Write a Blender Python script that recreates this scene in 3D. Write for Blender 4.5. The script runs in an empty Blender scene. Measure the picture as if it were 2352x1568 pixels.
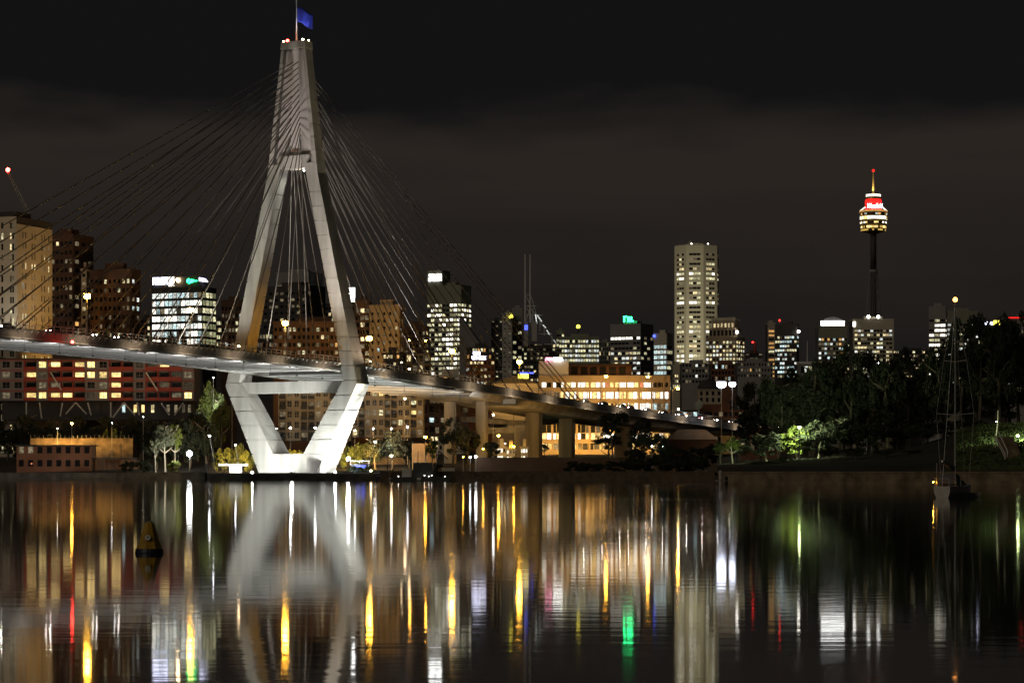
import bpy, bmesh, math, random
from mathutils import Vector, Matrix
R = math.radians
random.seed(7)
scene = bpy.context.scene
col = scene.collection

# ------------------------------------------------------------------ camera
F, CX, HZ, CAMH = 5893.0, 1176.0, 1083.8, 2.2        # focal length / centre / horizon in a 2352 x 1568 picture
cam_d = bpy.data.cameras.new('camera')
cam = bpy.data.objects.new('camera', cam_d); col.objects.link(cam)
cam.location = (0, 0, CAMH); cam.rotation_euler = (R(90), 0, 0)
cam_d.sensor_width = 36; cam_d.lens = 36 * F / 2352
cam_d.shift_y = (HZ - 784) / 2352
cam_d.clip_start = 1; cam_d.clip_end = 30000
scene.camera = cam

# ------------------------------------------------------------------ world: night sky with a cloud bank lit by the city
w = bpy.data.worlds.new('World'); scene.world = w; w.use_nodes = True
nt = w.node_tree; N = nt.nodes; L = nt.links; N.clear()
def wn(t, **k):
    n = N.new(t)
    for a, b in k.items(): setattr(n, a, b)
    return n
def wmath(op, a, b=None, clamp=False):
    n = wn('ShaderNodeMath', operation=op, use_clamp=clamp)
    for i, v in enumerate((a, b)):
        if v is None: continue
        if isinstance(v, (int, float)): n.inputs[i].default_value = v
        else: L.new(v, n.inputs[i])
    return n.outputs[0]
SUN_EL, SUN_ROT = 24, 215
tc = wn('ShaderNodeTexCoord')
sep = wn('ShaderNodeSeparateXYZ'); L.new(tc.outputs['Generated'], sep.inputs[0])
mp = wn('ShaderNodeMapping'); mp.inputs['Scale'].default_value = (7, 7, 22); L.new(tc.outputs['Generated'], mp.inputs[0])
nz = wn('ShaderNodeTexNoise'); nz.inputs['Scale'].default_value = 1.3; nz.inputs['Detail'].default_value = 4; L.new(mp.outputs[0], nz.inputs[0])
mp2 = wn('ShaderNodeMapping'); mp2.inputs['Scale'].default_value = (5, 5, 60); L.new(tc.outputs['Generated'], mp2.inputs[0])
nz2 = wn('ShaderNodeTexNoise'); nz2.inputs['Scale'].default_value = 1.0; nz2.inputs['Detail'].default_value = 3; L.new(mp2.outputs[0], nz2.inputs[0])
edge = wmath('ADD', 0.116, wmath('MULTIPLY', nz.outputs['Fac'], 0.045))
dif = wmath('SUBTRACT', edge, sep.outputs['Z'])
cloud = wmath('DIVIDE', wmath('ADD', dif, 0.005), 0.016, clamp=True)
fade = wmath('SUBTRACT', 1.0, wmath('DIVIDE', wmath('SUBTRACT', dif, 0.012), 0.085, clamp=True))
fade = wmath('ADD', wmath('MULTIPLY', fade, 0.70), 0.30)
glow = wmath('MULTIPLY', wmath('MULTIPLY', cloud, fade), wmath('ADD', 0.62, wmath('MULTIPLY', nz2.outputs['Fac'], 0.75)))
mix = wn('ShaderNodeMix', data_type='RGBA')
mix.inputs[6].default_value = (0.0062, 0.0061, 0.0066, 1); mix.inputs[7].default_value = (0.0225, 0.0178, 0.0146, 1)
L.new(glow, mix.inputs[0])
sky = wn('ShaderNodeTexSky', sky_type='NISHITA'); sky.sun_disc = False
sky.sun_elevation = R(-4); sky.sun_rotation = R(SUN_ROT)
b1 = wn('ShaderNodeBackground'); b1.inputs[1].default_value = 0.01; L.new(sky.outputs[0], b1.inputs[0])
b2 = wn('ShaderNodeBackground'); b2.inputs[1].default_value = 1.0; L.new(mix.outputs[2], b2.inputs[0])
ad = wn('ShaderNodeAddShader'); L.new(b1.outputs[0], ad.inputs[0]); L.new(b2.outputs[0], ad.inputs[1])
wo = wn('ShaderNodeOutputWorld'); L.new(ad.outputs[0], wo.inputs[0])

# the night's one directional light: the glow of the town behind the camera
sd = bpy.data.lights.new('sun', 'SUN'); sd.energy = 0.28; sd.angle = R(25); sd.color = (1.0, 0.84, 0.62)
so = bpy.data.objects.new('sun', sd); col.objects.link(so)
so.rotation_euler = (R(90 - SUN_EL), 0, R(-38))
vs = scene.view_settings
vs.view_transform = 'Standard'; vs.look = 'None'; vs.exposure = 0; vs.gamma = 1; vs.use_curve_mapping = False
cy = scene.cycles
cy.use_denoising = True
try: cy.denoiser = 'OPENIMAGEDENOISE'
except Exception: pass
cy.max_bounces = 5; cy.diffuse_bounces = 2; cy.glossy_bounces = 3; cy.transmission_bounces = 2; cy.transparent_max_bounces = 6
cy.sample_clamp_indirect = 6; cy.caustics_reflective = False; cy.caustics_refractive = False
cy.use_light_tree = True

# ------------------------------------------------------------------ picture <-> place
def X(px, d): return (px - CX) / F * d
def Z(py, d): return CAMH + (HZ - py) / F * d
def S(n, d): return n / F * d
def P(px, py, d): return Vector((X(px, d), d, Z(py, d)))
def interp(tab, t):
    if t <= tab[0][0]: return tab[0][1]
    for (a, b), (c, e) in zip(tab, tab[1:]):
        if t <= c: return b + (e - b) * (t - a) / (c - a)
    return tab[-1][1]

# ------------------------------------------------------------------ materials
MATS = {}
def nodes(name):
    m = bpy.data.materials.new(name); m.use_nodes = True
    MATS[name] = m
    return m, m.node_tree.nodes, m.node_tree.links, m.node_tree.nodes['Principled BSDF']
def surf(name, c, rough=0.8, var=0.25, scale=0.3, bump=0.0, bscale=None, metal=0.0, streak=False, detail=6):
    m, n, l, p = nodes(name)
    t = n.new('ShaderNodeTexCoord'); mpn = n.new('ShaderNodeMapping'); l.new(t.outputs['Object'], mpn.inputs[0])
    if streak: mpn.inputs['Scale'].default_value = (1, 1, 0.12)
    tx = n.new('ShaderNodeTexNoise'); tx.inputs['Scale'].default_value = scale; tx.inputs['Detail'].default_value = detail
    l.new(mpn.outputs[0], tx.inputs[0])
    mx = n.new('ShaderNodeMix'); mx.data_type = 'RGBA'
    mx.inputs[6].default_value = (*[v * (1 - var) for v in c], 1); mx.inputs[7].default_value = (*[min(1, v * (1 + var)) for v in c], 1)
    cr = n.new('ShaderNodeMapRange'); cr.inputs[1].default_value = 0.3; cr.inputs[2].default_value = 0.7
    l.new(tx.outputs['Fac'], cr.inputs[0]); l.new(cr.outputs[0], mx.inputs[0])
    l.new(mx.outputs[2], p.inputs['Base Color'])
    p.inputs['Roughness'].default_value = rough; p.inputs['Metallic'].default_value = metal
    if bump:
        t2 = n.new('ShaderNodeTexNoise'); t2.inputs['Scale'].default_value = bscale or scale * 6; t2.inputs['Detail'].default_value = 5
        l.new(t.outputs['Object'], t2.inputs[0])
        bp = n.new('ShaderNodeBump'); bp.inputs['Strength'].default_value = bump; bp.inputs['Distance'].default_value = 0.1
        l.new(t2.outputs['Fac'], bp.inputs['Height']); l.new(bp.outputs[0], p.inputs['Normal'])
    return m
def emit(name, c, s, sample=False, vary=0.0, inner=0.0, iscale=0.9):
    """something that gives off light; vary = from pane to pane, inner = blinds and furniture behind a pane"""
    m, n, l, p = nodes(name)
    p.inputs['Base Color'].default_value = (0.02, 0.02, 0.02, 1); p.inputs['Roughness'].default_value = 0.3
    p.inputs['Emission Color'].default_value = (*c, 1)
    p.inputs['Emission Strength'].default_value = s
    v = None
    if vary:
        oi = n.new('ShaderNodeObjectInfo'); mr = n.new('ShaderNodeMapRange')
        mr.inputs[3].default_value = s * (1 - vary); mr.inputs[4].default_value = s * (1 + vary)
        l.new(oi.outputs['Random'], mr.inputs[0]); v = mr.outputs[0]
    if inner:
        g = n.new('ShaderNodeNewGeometry'); mpn = n.new('ShaderNodeMapping'); mpn.inputs['Scale'].default_value = (1, 1, 1.4)
        l.new(g.outputs['Position'], mpn.inputs[0])
        tx = n.new('ShaderNodeTexNoise'); tx.inputs['Scale'].default_value = iscale; tx.inputs['Detail'].default_value = 2
        l.new(mpn.outputs[0], tx.inputs[0])
        mr2 = n.new('ShaderNodeMapRange'); mr2.inputs[1].default_value = 0.38; mr2.inputs[2].default_value = 0.6
        mr2.inputs[3].default_value = 1 - inner; mr2.inputs[4].default_value = 1
        l.new(tx.outputs['Fac'], mr2.inputs[0])
        mu = n.new('ShaderNodeMath'); mu.operation = 'MULTIPLY'; l.new(mr2.outputs[0], mu.inputs[0])
        if v is not None: l.new(v, mu.inputs[1])
        else: mu.inputs[1].default_value = s
        v = mu.outputs[0]
    if v is not None: l.new(v, p.inputs['Emission Strength'])
    m.cycles.emission_sampling = 'FRONT_BACK' if sample else 'NONE'
    return m
surf('concrete', (0.40, 0.385, 0.36), 0.85, 0.26, 0.35, 0.25, 1.5, streak=True)
surf('pale_panel', (0.52, 0.49, 0.48), 0.8, 0.12, 0.4, streak=True)
surf('deck_concrete', (0.34, 0.325, 0.30), 0.85, 0.35, 0.30, 0.2, streak=True)
surf('shaded_web', (0.11, 0.105, 0.10), 0.8, 0.25, 0.4)  # dark beam webs: shade of the gaps put into the colour
surf('asphalt', (0.05, 0.05, 0.05), 0.9, 0.3, 0.4)
surf('white_steel', (0.72, 0.72, 0.70), 0.45, 0.10, 1.0)
surf('galv', (0.42, 0.42, 0.42), 0.4, 0.15, 1.5, metal=0.4)
surf('dark_steel', (0.05, 0.05, 0.055), 0.5, 0.2, 1.0)
surf('rust_steel', (0.36, 0.17, 0.10), 0.7, 0.25, 1.0)
surf('cable', (0.17, 0.155, 0.14), 0.5, 0.05, 1.0)
surf('soil', (0.035, 0.032, 0.025), 0.95, 0.4, 0.08, 0.4, 0.6)
surf('grass', (0.06, 0.075, 0.022), 0.95, 0.5, 0.35, 0.8, 2.0)
surf('sandstone', (0.20, 0.15, 0.095), 0.9, 0.5, 0.5, 0.6, 1.2)
surf('quay', (0.11, 0.105, 0.095), 0.9, 0.4, 0.4, 0.4, 1.0)
surf('timber', (0.09, 0.065, 0.045), 0.85, 0.4, 0.8, 0.4)
surf('beige_wall', (0.50, 0.44, 0.35), 0.85, 0.08, 0.05)
surf('cream_wall', (0.48, 0.41, 0.31), 0.85, 0.15, 0.12)
surf('flat_grey', (0.20, 0.185, 0.20), 0.85, 0.12, 0.12)
surf('warm_stone', (0.42, 0.33, 0.23), 0.85, 0.12, 0.10)
surf('brown_brick', (0.15, 0.085, 0.055), 0.9, 0.25, 0.12)
surf('red_brick', (0.22, 0.10, 0.06), 0.9, 0.25, 0.12)
surf('red_panel', (0.34, 0.045, 0.03), 0.6, 0.15, 0.3)
surf('grey_wall', (0.30, 0.29, 0.29), 0.85, 0.12, 0.10)
surf('pale_grey', (0.52, 0.50, 0.48), 0.8, 0.10, 0.06)
surf('quartz', (0.60, 0.55, 0.42), 0.8, 0.06, 0.03)
surf('dark_wall', (0.06, 0.055, 0.055), 0.7, 0.2, 0.1)
surf('green_grey', (0.29, 0.29, 0.23), 0.7, 0.12, 0.05)
surf('roof_dark', (0.05, 0.045, 0.045), 0.8, 0.2, 0.2)
surf('roof_tan', (0.28, 0.19, 0.10), 0.85, 0.25, 0.3)
surf('white_paint', (0.75, 0.74, 0.70), 0.5, 0.06, 0.8)
surf('gold', (0.55, 0.38, 0.14), 0.4, 0.1, 0.2, metal=0.4)
surf('blue_cloth', (0.02, 0.035, 0.42), 0.8, 0.3, 0.5)
surf('buoy_yellow', (0.42, 0.25, 0.02), 0.45, 0.25, 3.0)
surf('hull_paint', (0.62, 0.60, 0.56), 0.3, 0.12, 1.5)
surf('navy', (0.012, 0.016, 0.04), 0.5, 0.2, 2)
surf('canvas', (0.30, 0.29, 0.30), 0.9, 0.2, 2)
surf('bark', (0.12, 0.10, 0.075), 0.95, 0.4, 1.5, 0.5)
surf('pale_bark', (0.45, 0.42, 0.36), 0.9, 0.25, 1.5)
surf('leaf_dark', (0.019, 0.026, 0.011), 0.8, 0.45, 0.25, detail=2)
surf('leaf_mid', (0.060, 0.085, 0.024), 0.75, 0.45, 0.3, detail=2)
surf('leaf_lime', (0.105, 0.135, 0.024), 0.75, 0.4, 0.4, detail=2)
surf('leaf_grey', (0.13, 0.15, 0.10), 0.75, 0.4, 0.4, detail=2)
m, n, l, p = nodes('dark_glass')
p.inputs['Base Color'].default_value = (0.012, 0.013, 0.015, 1); p.inputs['Roughness'].default_value = 0.25
emit('lit_warm', (1.0, 0.80, 0.42), 1.05, vary=0.55, inner=0.75)
emit('lit_yellow', (1.0, 0.93, 0.55), 0.95, vary=0.5, inner=0.8)
emit('lit_white', (0.95, 1.0, 0.92), 1.1, vary=0.5, inner=0.7)
emit('lit_cool', (0.72, 0.95, 0.95), 1.0, vary=0.5, inner=0.7)
emit('lit_orange', (1.0, 0.52, 0.16), 0.9, vary=0.5, inner=0.6)
emit('lit_amber', (1.0, 0.70, 0.26), 1.9, vary=0.4, inner=0.55)
emit('lit_dim', (1.0, 0.80, 0.48), 0.16, vary=0.8, inner=0.7)
emit('lit_olive', (0.80, 0.82, 0.42), 0.40, vary=0.5, inner=0.6)
emit('lit_bright', (1.0, 0.95, 0.80), 2.6, vary=0.3, inner=0.5)
emit('lit_red', (1.0, 0.30, 0.14), 1.2, vary=0.4, inner=0.5)
emit('lamp_sodium', (1.0, 0.46, 0.04), 200, sample=True)
emit('lamp_orange', (1.0, 0.42, 0.035), 200, sample=True)
emit('beacon_amber', (1.0, 0.36, 0.07), 9)
emit('beacon_red', (1.0, 0.02, 0.015), 9)
emit('lamp_park', (0.80, 1.0, 0.42), 55, sample=True)
emit('lamp_white', (0.95, 1.0, 1.0), 60, sample=True)
emit('lamp_green', (0.75, 1.0, 0.55), 90, sample=True)
emit('lamp_warm', (1.0, 0.72, 0.40), 40, sample=True)
emit('lamp_flood', (1.0, 1.0, 0.97), 700, sample=True)
emit('lamp_red', (1.0, 0.03, 0.02), 60, sample=True)
emit('lamp_dot', (1.0, 0.95, 0.85), 14)
emit('lamp_globe', (0.80, 0.84, 1.0), 14, sample=True)
emit('sign_white', (1.0, 1.0, 0.97), 7)
emit('sign_violet', (0.72, 0.74, 1.0), 6)
emit('sign_green', (0.02, 1.0, 0.25), 14)
emit('sign_red', (1.0, 0.012, 0.01), 2.2)
emit('sign_blue', (0.08, 0.12, 1.0), 3.0)
emit('sign_pink', (1.0, 0.35, 0.50), 5)
emit('sign_yellow', (1.0, 0.82, 0.08), 3.5)
emit('head_lamp', (1.0, 0.94, 0.82), 130, sample=True)
emit('tail_lamp', (1.0, 0.03, 0.02), 8)
emit('tower_gold', (1.0, 0.66, 0.16), 0.75, vary=0.3)

# water: almost still, a very slightly rough mirror with slow ripples and a few ruffled patches
m, n, l, p = nodes('water')
p.inputs['Base Color'].default_value = (0.004, 0.005, 0.005, 1); p.inputs['IOR'].default_value = 1.333
t = n.new('ShaderNodeTexCoord')
def wave(sc, xyz, det=2):
    mpn = n.new('ShaderNodeMapping'); mpn.inputs['Scale'].default_value = xyz; l.new(t.outputs['Object'], mpn.inputs[0])
    tx = n.new('ShaderNodeTexNoise'); tx.inputs['Scale'].default_value = sc; tx.inputs['Detail'].default_value = det
    l.new(mpn.outputs[0], tx.inputs[0]); return tx.outputs['Fac']
patch = n.new('ShaderNodeMapRange'); patch.inputs[1].default_value = 0.52; patch.inputs[2].default_value = 0.68
l.new(wave(0.03, (1, 0.45, 1), 2), patch.inputs[0])
mr = n.new('ShaderNodeMapRange'); mr.inputs[3].default_value = 0.044; mr.inputs[4].default_value = 0.052
l.new(patch.outputs[0], mr.inputs[0]); l.new(mr.outputs[0], p.inputs['Roughness'])
b1n = n.new('ShaderNodeBump'); b1n.inputs['Strength'].default_value = 1.0; b1n.inputs['Distance'].default_value = 0.0030
l.new(wave(0.95, (0.5, 1, 1), 3), b1n.inputs['Height'])
st = n.new('ShaderNodeMath'); st.operation = 'MULTIPLY'; l.new(patch.outputs[0], st.inputs[0]); l.new(wave(2.6, (0.7, 1, 1), 2), st.inputs[1])
b2n = n.new('ShaderNodeBump'); b2n.inputs['Strength'].default_value = 1.0; b2n.inputs['Distance'].default_value = 0.006
l.new(st.outputs[0], b2n.inputs['Height']); l.new(b1n.outputs[0], b2n.inputs['Normal']); l.new(b2n.outputs[0], p.inputs['Normal'])

# ------------------------------------------------------------------ mesh helpers
class MB:
    def __init__(s): s.v, s.f = [], []
    def poly(s, pts):
        k = len(s.v); s.v += [tuple(q) for q in pts]; s.f.append(tuple(range(k, k + len(pts)))); return s
    def hexa(s, b, t):
        """solid between bottom ring b and top ring t (same count, counter-clockwise from above)"""
        k = len(s.v); n_ = len(b); s.v += [tuple(q) for q in b] + [tuple(q) for q in t]
        s.f.append(tuple(reversed(range(k, k + n_)))); s.f.append(tuple(range(k + n_, k + 2 * n_)))
        for i in range(n_):
            j = (i + 1) % n_; s.f.append((k + i, k + j, k + n_ + j, k + n_ + i))
        return s
    def box(s, x0, x1, y0, y1, z0, z1, M=None):
        b = [(x0, y0, z0), (x1, y0, z0), (x1, y1, z0), (x0, y1, z0)]; t_ = [(x, y, z1) for x, y, _ in b]
        if M is not None: b = [M @ Vector(q) for q in b]; t_ = [M @ Vector(q) for q in t_]
        return s.hexa(b, t_)
    def prism(s, outline, y0, y1, M=None):
        """outline in x,z extruded along y"""
        b = [(x, y0, z) for x, z in outline]; t_ = [(x, y1, z) for x, z in outline]
        if M is not None: b = [M @ Vector(q) for q in b]; t_ = [M @ Vector(q) for q in t_]
        return s.hexa(b, t_)
    def tube(s, a, b, r0, r1=None, n_=6):
        a, b = Vector(a), Vector(b); r1 = r0 if r1 is None else r1
        d = (b - a)
        if d.length < 1e-6: return s
        d.normalize(); u = d.orthogonal().normalized(); v = d.cross(u)
        ra = [a + (u * math.cos(2 * math.pi * i / n_) + v * math.sin(2 * math.pi * i / n_)) * r0 for i in range(n_)]
        rb = [b + (u * math.cos(2 * math.pi * i / n_) + v * math.sin(2 * math.pi * i / n_)) * r1 for i in range(n_)]
        return s.hexa(ra, rb)
    def path(s, pts, r, n_=6):
        for a, b in zip(pts, pts[1:]): s.tube(a, b, r, r, n_)
        return s
    def lathe(s, prof, c=(0, 0, 0), n_=16, rot=0.0):
        c = Vector(c); k = len(s.v)
        for r, z in prof:
            for i in range(n_):
                a = 2 * math.pi * i / n_ + rot; s.v.append((c.x + r * math.cos(a), c.y + r * math.sin(a), c.z + z))
        for j in range(len(prof) - 1):
            for i in range(n_):
                i2 = (i + 1) % n_; s.f.append((k + j * n_ + i, k + j * n_ + i2, k + (j + 1) * n_ + i2, k + (j + 1) * n_ + i))
        s.f.append(tuple(reversed(range(k, k + n_)))); s.f.append(tuple(range(k + (len(prof) - 1) * n_, k + len(prof) * n_)))
        return s
    def ball(s, c, r, squash=1.0, n_=10):
        return s.lathe([(max(0.02 * r, r * math.sin(math.pi * j / 6)), -r * squash * math.cos(math.pi * j / 6)) for j in range(7)], c, n_)
    def mesh(s, name, mat, smooth=False):
        me = bpy.data.meshes.new(name); me.from_pydata(s.v, [], s.f)
        if mat: me.materials.append(MATS[mat])
        bm = bmesh.new(); bm.from_mesh(me); bmesh.ops.recalc_face_normals(bm, faces=bm.faces); bm.to_mesh(me); bm.free()
        if smooth: me.polygons.foreach_set('use_smooth', [True] * len(me.polygons))
        return me
    def build(s, name, mat, parent=None, smooth=False):
        return link(name, s.mesh(name, mat, smooth), parent)
def link(name, data, parent=None, M=None):
    o = bpy.data.objects.new(name, data); col.objects.link(o)
    if parent is not None: o.parent = parent
    if M is not None: o.matrix_local = M
    return o
def tag(o, label, cat, group=None, kind=None):
    if kind: o['kind'] = kind
    if label: o['label'] = label
    if cat: o['category'] = cat
    if group: o['group'] = group
    return o
def thing(name, label, cat, loc=(0, 0, 0), rz=0.0, group=None):
    o = bpy.data.objects.new(name, None); col.objects.link(o)
    o.location = loc; o.rotation_euler = (0, 0, rz); o.empty_display_size = 1
    return tag(o, label, cat, group)
def struct(name, mb, mat, label=None):
    o = mb.build(name, mat); o['kind'] = 'structure'
    if label: o['label'] = label
    return o
def spot(parent, loc, target, power, size_deg, color=(1, 1, 1), blend=0.6, radius=0.4):
    ld = bpy.data.lights.new('flood_beam', 'SPOT'); ld.energy = power; ld.spot_size = R(size_deg); ld.spot_blend = blend
    ld.color = color; ld.shadow_soft_size = 2.6 if power > 50000 else radius
    o = bpy.data.objects.new('flood_beam', ld); col.objects.link(o)
    o.location = loc; o.rotation_euler = (Vector(target) - Vector(loc)).to_track_quat('-Z', 'Y').to_euler()
    o.parent = parent; o.matrix_parent_inverse = Matrix.Translation(-Vector(parent.location)) if parent is not None else Matrix()
    return o

# ------------------------------------------------------------------ water and ground
SHORE = [(-400, 800), (60, 790), (470, 770), (478, 692), (862, 690), (872, 652), (1500, 640), (1640, 600), (1648, 470), (2352, 424), (2800, 400)]
def shore(px): return interp(SHORE, px)
def gz(px, d):
    """height of the land"""
    s0 = shore(px); k = min(1, max(0, (d - s0) / 60)); k = k * k * (3 - 2 * k)
    if px > 1646:
        park = 2.15 + .8 * min(1, max(0, (d - s0 - 3) / 5)) + interp([(1646, 1.5), (2050, 3), (2250, 8), (2800, 9)], px) * min(1, max(0, (d - s0 - 4) / 45))
        return max(park, interp([(600, 0), (960, 9), (1200, 12), (2000, 20), (5000, 22)], d))
    return 1.9 + (max(1.9, interp([(690, 1.9), (740, 2.2), (800, 5), (960, 9), (1200, 12), (2000, 20), (5000, 22)], d)) - 1.9) * k
def gp(px, d): return Vector((X(px, d), d, gz(px, d)))
g = MB()
cols = sorted(set([q for q, _ in SHORE] + list(range(-400, 2801, 40))))
offs = [0, 1.5, 5, 10, 18, 28, 40, 60, 90, 140, 220, 340, 520, 800, 1300, 2200, 4200]
for px in cols:
    for o_ in offs: g.v.append(tuple(gp(px, shore(px) + o_)))
no = len(offs)
for i in range(len(cols) - 1):
    for j in range(no - 1):
        a = i * no + j; g.f.append((a, a + no, a + no + 1, a + 1))
struct('ground', g, 'soil')
wt = MB(); wt.poly([(-900, -30, 0), (900, -30, 0), (900, 1300, 0), (-900, 1300, 0)])
struct('water', wt, 'water')

def sea_wall(name, label, pts, top, mat, cap=None, thick=1.2):
    root = thing(name, label, 'sea wall', (X(pts[0][0], pts[0][1]), pts[0][1], 0))
    b = MB(); c = MB(); o0 = Vector(root.location)
    for (p0, d0), (p1, d1) in zip(pts, pts[1:]):
        a_, b_ = Vector((X(p0, d0), d0, 0)) - o0, Vector((X(p1, d1), d1, 0)) - o0
        dr = (b_ - a_).normalized(); nn = Vector((-dr.y, dr.x, 0)) * thick
        f_ = Vector((dr.y, -dr.x, 0)) * 0.12
        b.hexa([a_ + Vector((0, 0, -1.5)), b_ + Vector((0, 0, -1.5)), b_ + nn + Vector((0, 0, -1.5)), a_ + nn + Vector((0, 0, -1.5))],
               [a_ + Vector((0, 0, top)), b_ + Vector((0, 0, top)), b_ + nn + Vector((0, 0, top)), a_ + nn + Vector((0, 0, top))])
        if cap:
            c.hexa([a_ + f_ + Vector((0, 0, top)), b_ + f_ + Vector((0, 0, top)), b_ + nn + Vector((0, 0, top)), a_ + nn + Vector((0, 0, top))],
                   [a_ + f_ + Vector((0, 0, top + .3)), b_ + f_ + Vector((0, 0, top + .3)), b_ + nn + Vector((0, 0, top + .3)), a_ + nn + Vector((0, 0, top + .3))])
    b.build('wall', mat, root)
    if cap: c.build('coping', cap, root)
    return root
sea_wall('sea_wall', 'low dark stone edge of the left shore below the brown house', [(-400, 799.4), (60, 789.4), (471, 769.4)], 1.75, 'quay', 'quay')
sea_wall('sea_wall', 'concrete quay edge under the floodlit foot of the pylon', [(479, 691), (862, 689)], 1.72, 'quay', 'deck_concrete')
sea_wall('sea_wall', 'long black wharf face between the pylon and the park', [(873, 651), (1500, 639), (1641, 599)], 2.1, 'timber', 'timber')
sea_wall('sea_wall', 'sandstone sea wall along the dark park', [(1649, 469), (2352, 423), (2800, 399)], 2.0, 'sandstone', 'sandstone')

# ------------------------------------------------------------------ the bridge
TH = R(29)
nv = Vector((-math.cos(TH), math.sin(TH), 0)); av = Vector((math.sin(TH), math.cos(TH), 0))
C0 = Vector((-60.376, 719.02, 0))
def B(u, v, z): return C0 + nv * u + av * v + Vector((0, 0, z))
bridge = thing('cable_stayed_bridge', 'floodlit concrete cable stayed bridge with tall A shaped pylon', 'bridge', C0)
def rel(mb):
    mb.v = [(x - C0.x, y - C0.y, z) for x, y, z in mb.v]; return mb
HD = [(0, 4.7), (7, 4.2), (27, 3.15), (38, 2.55), (85, 2.15), (120, 1.7)]
OUT = [(0, 8.7), (26.5, 22.0), (85.4, 8.4), (120, 4.05)]
INN = [(7.2, 5.0), (27.6, 17.5), (88.5, 3.9)]
pylon = link('pylon', None, bridge)
def ring(u0, u1, z, ins=0.0, hd=None):
    h = (interp(HD, z) if hd is None else hd) - ins
    a, b = min(u0, u1) + ins, max(u0, u1) - ins
    return [B(a, h, z), B(a, -h, z), B(b, -h, z), B(b, h, z)]
def lift(name, rows, mat, parent, joint=0.22):
    """one concrete lift: rows of (z, u0, u1[, hd]); the joint at its top is cut back"""
    mb = MB()
    for r0, r1 in zip(rows, rows[1:]):
        mb.hexa(ring(r0[1], r0[2], r0[0], 0, r0[3] if len(r0) > 3 else None), ring(r1[1], r1[2], r1[0], 0, r1[3] if len(r1) > 3 else None))
    r1 = rows[-1]; hd = r1[3] if len(r1) > 3 else None
    mb.hexa(ring(r1[1], r1[2], r1[0], joint, hd), ring(r1[1], r1[2], r1[0] + 0.2, joint, hd))
    return rel(mb).build(name, mat, parent)
# foot
for z0, z1 in ((0.5, 4.0), (4.2, 7.12)):
    lift('foot_block', [(z0, -interp(OUT, z0), interp(OUT, z0)), (z1, -interp(OUT, z1), interp(OUT, z1))], 'concrete', pylon)
# legs in lifts of about four metres
zl = [7.32]
while zl[-1] < 84: zl.append(zl[-1] + 4.05)
zl[-1] = 88.5
for sgn in (1, -1):
    for z0, z1 in zip(zl, zl[1:]):
        top = z1 - 0.2; zs = [z0] + [k for k in (26.5, 27.6, 85.4) if z0 < k < top] + [top]
        lift('leg_lift', [(z, sgn * interp(INN, z), sgn * interp(OUT, z)) for z in zs], 'concrete', pylon)
# cross beam under the deck
mb = MB(); zb0, zb1 = 24.3, 27.5
mb.hexa([B(-15.8, 1.5, zb0), B(-15.8, -1.5, zb0), B(15.8, -1.5, zb0), B(15.8, 1.5, zb0)], [B(-17.7, 1.5, zb1), B(-17.7, -1.5, zb1), B(17.7, -1.5, zb1), B(17.7, 1.5, zb1)])
rel(mb).build('cross_beam', 'concrete', pylon)
# mast: two side walls with a recessed web that takes the stays
zm = [88.5 + i * 3.55 for i in range(10)]
for z0, z1 in zip(zm, zm[1:]):
    for sgn in (1, -1):
        lift('mast_wall_lift', [(z, sgn * (interp(OUT, z) - 0.9 - 0.6 * (120 - z) / 31), sgn * interp(OUT, z)) for z in (z0, z1 - 0.2)], 'concrete', pylon)
    wz = lambda z: interp(OUT, z) - 0.9 - 0.6 * (120 - z) / 31 + 0.05
    lift('mast_web_panel', [(z, -wz(z), wz(z), 0.45) for z in (z0, z1 - 0.2)], 'pale_panel', pylon, 0.06)
lift('portal_beam', [(87.0, -interp(INN, 87.0) - .1, interp(INN, 87.0) + .1, 2.0), (90.6, -5.6, 5.6, 2.02)], 'concrete', pylon)
zt = zm[-1]
lift('mast_cap', [(zt + .02, -4.2, 4.2, 1.95), (zt + 2.0, -4.0, 4.0, 1.85)], 'concrete', pylon)
mb = MB(); rel(mb.box(-1.2, 1.2, -1.1, -.5, 92.0, 92.2, Matrix.Translation(C0) @ Matrix.Rotation(-TH, 4, 'Z'))).build('service_platform', 'rust_steel', pylon)
# deck
ZB = [(-200, 33.2), (-145, 32.9), (-103, 32.2), (-55, 31.4), (-29, 30.8), (-3, 29.9), (10, 29.3), (50, 27.1), (91, 24.7), (109, 23.3), (158, 20.1), (205, 18.1), (235, 17.2), (340, 15.0), (420, 13.6)]
ZT = [(-200, 35.5), (-145, 35.1), (-103, 34.6), (-55, 33.8), (-3, 32.5), (50, 30.2), (91, 28.2), (109, 27.2), (148, 25.0), (266, 20.1), (340, 18.2), (420, 16.8)]
def zb(v): return interp(ZB, v)
def zt_(v): return interp(ZT, v)
vv = [-195 + i * 5.0 for i in range(121)]
def strip(name, f, mat, v0=-195, v1=405):
    """deck member: f(v) gives a ring of points, joined along the bridge"""
    mb = MB(); vs_ = [v for v in vv if v0 <= v <= v1]; k = None
    for i, v in enumerate(vs_):
        r = [tuple(q) for q in f(v)]; n_ = len(r); b0 = len(mb.v); mb.v += r
        if i:
            for j in range(n_):
                j2 = (j + 1) % n_; mb.f.append((b0 - n_ + j, b0 - n_ + j2, b0 + j2, b0 + j))
        else: mb.f.append(tuple(range(b0, b0 + n_)))
    mb.f.append(tuple(range(len(mb.v) - n_, len(mb.v))))
    return rel(mb).build(name, mat, bridge)
def bar(u0, u1, a, b): return lambda v: [B(u0, v, a(v)), B(u1, v, a(v)), B(u1, v, b(v)), B(u0, v, b(v))]
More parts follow.
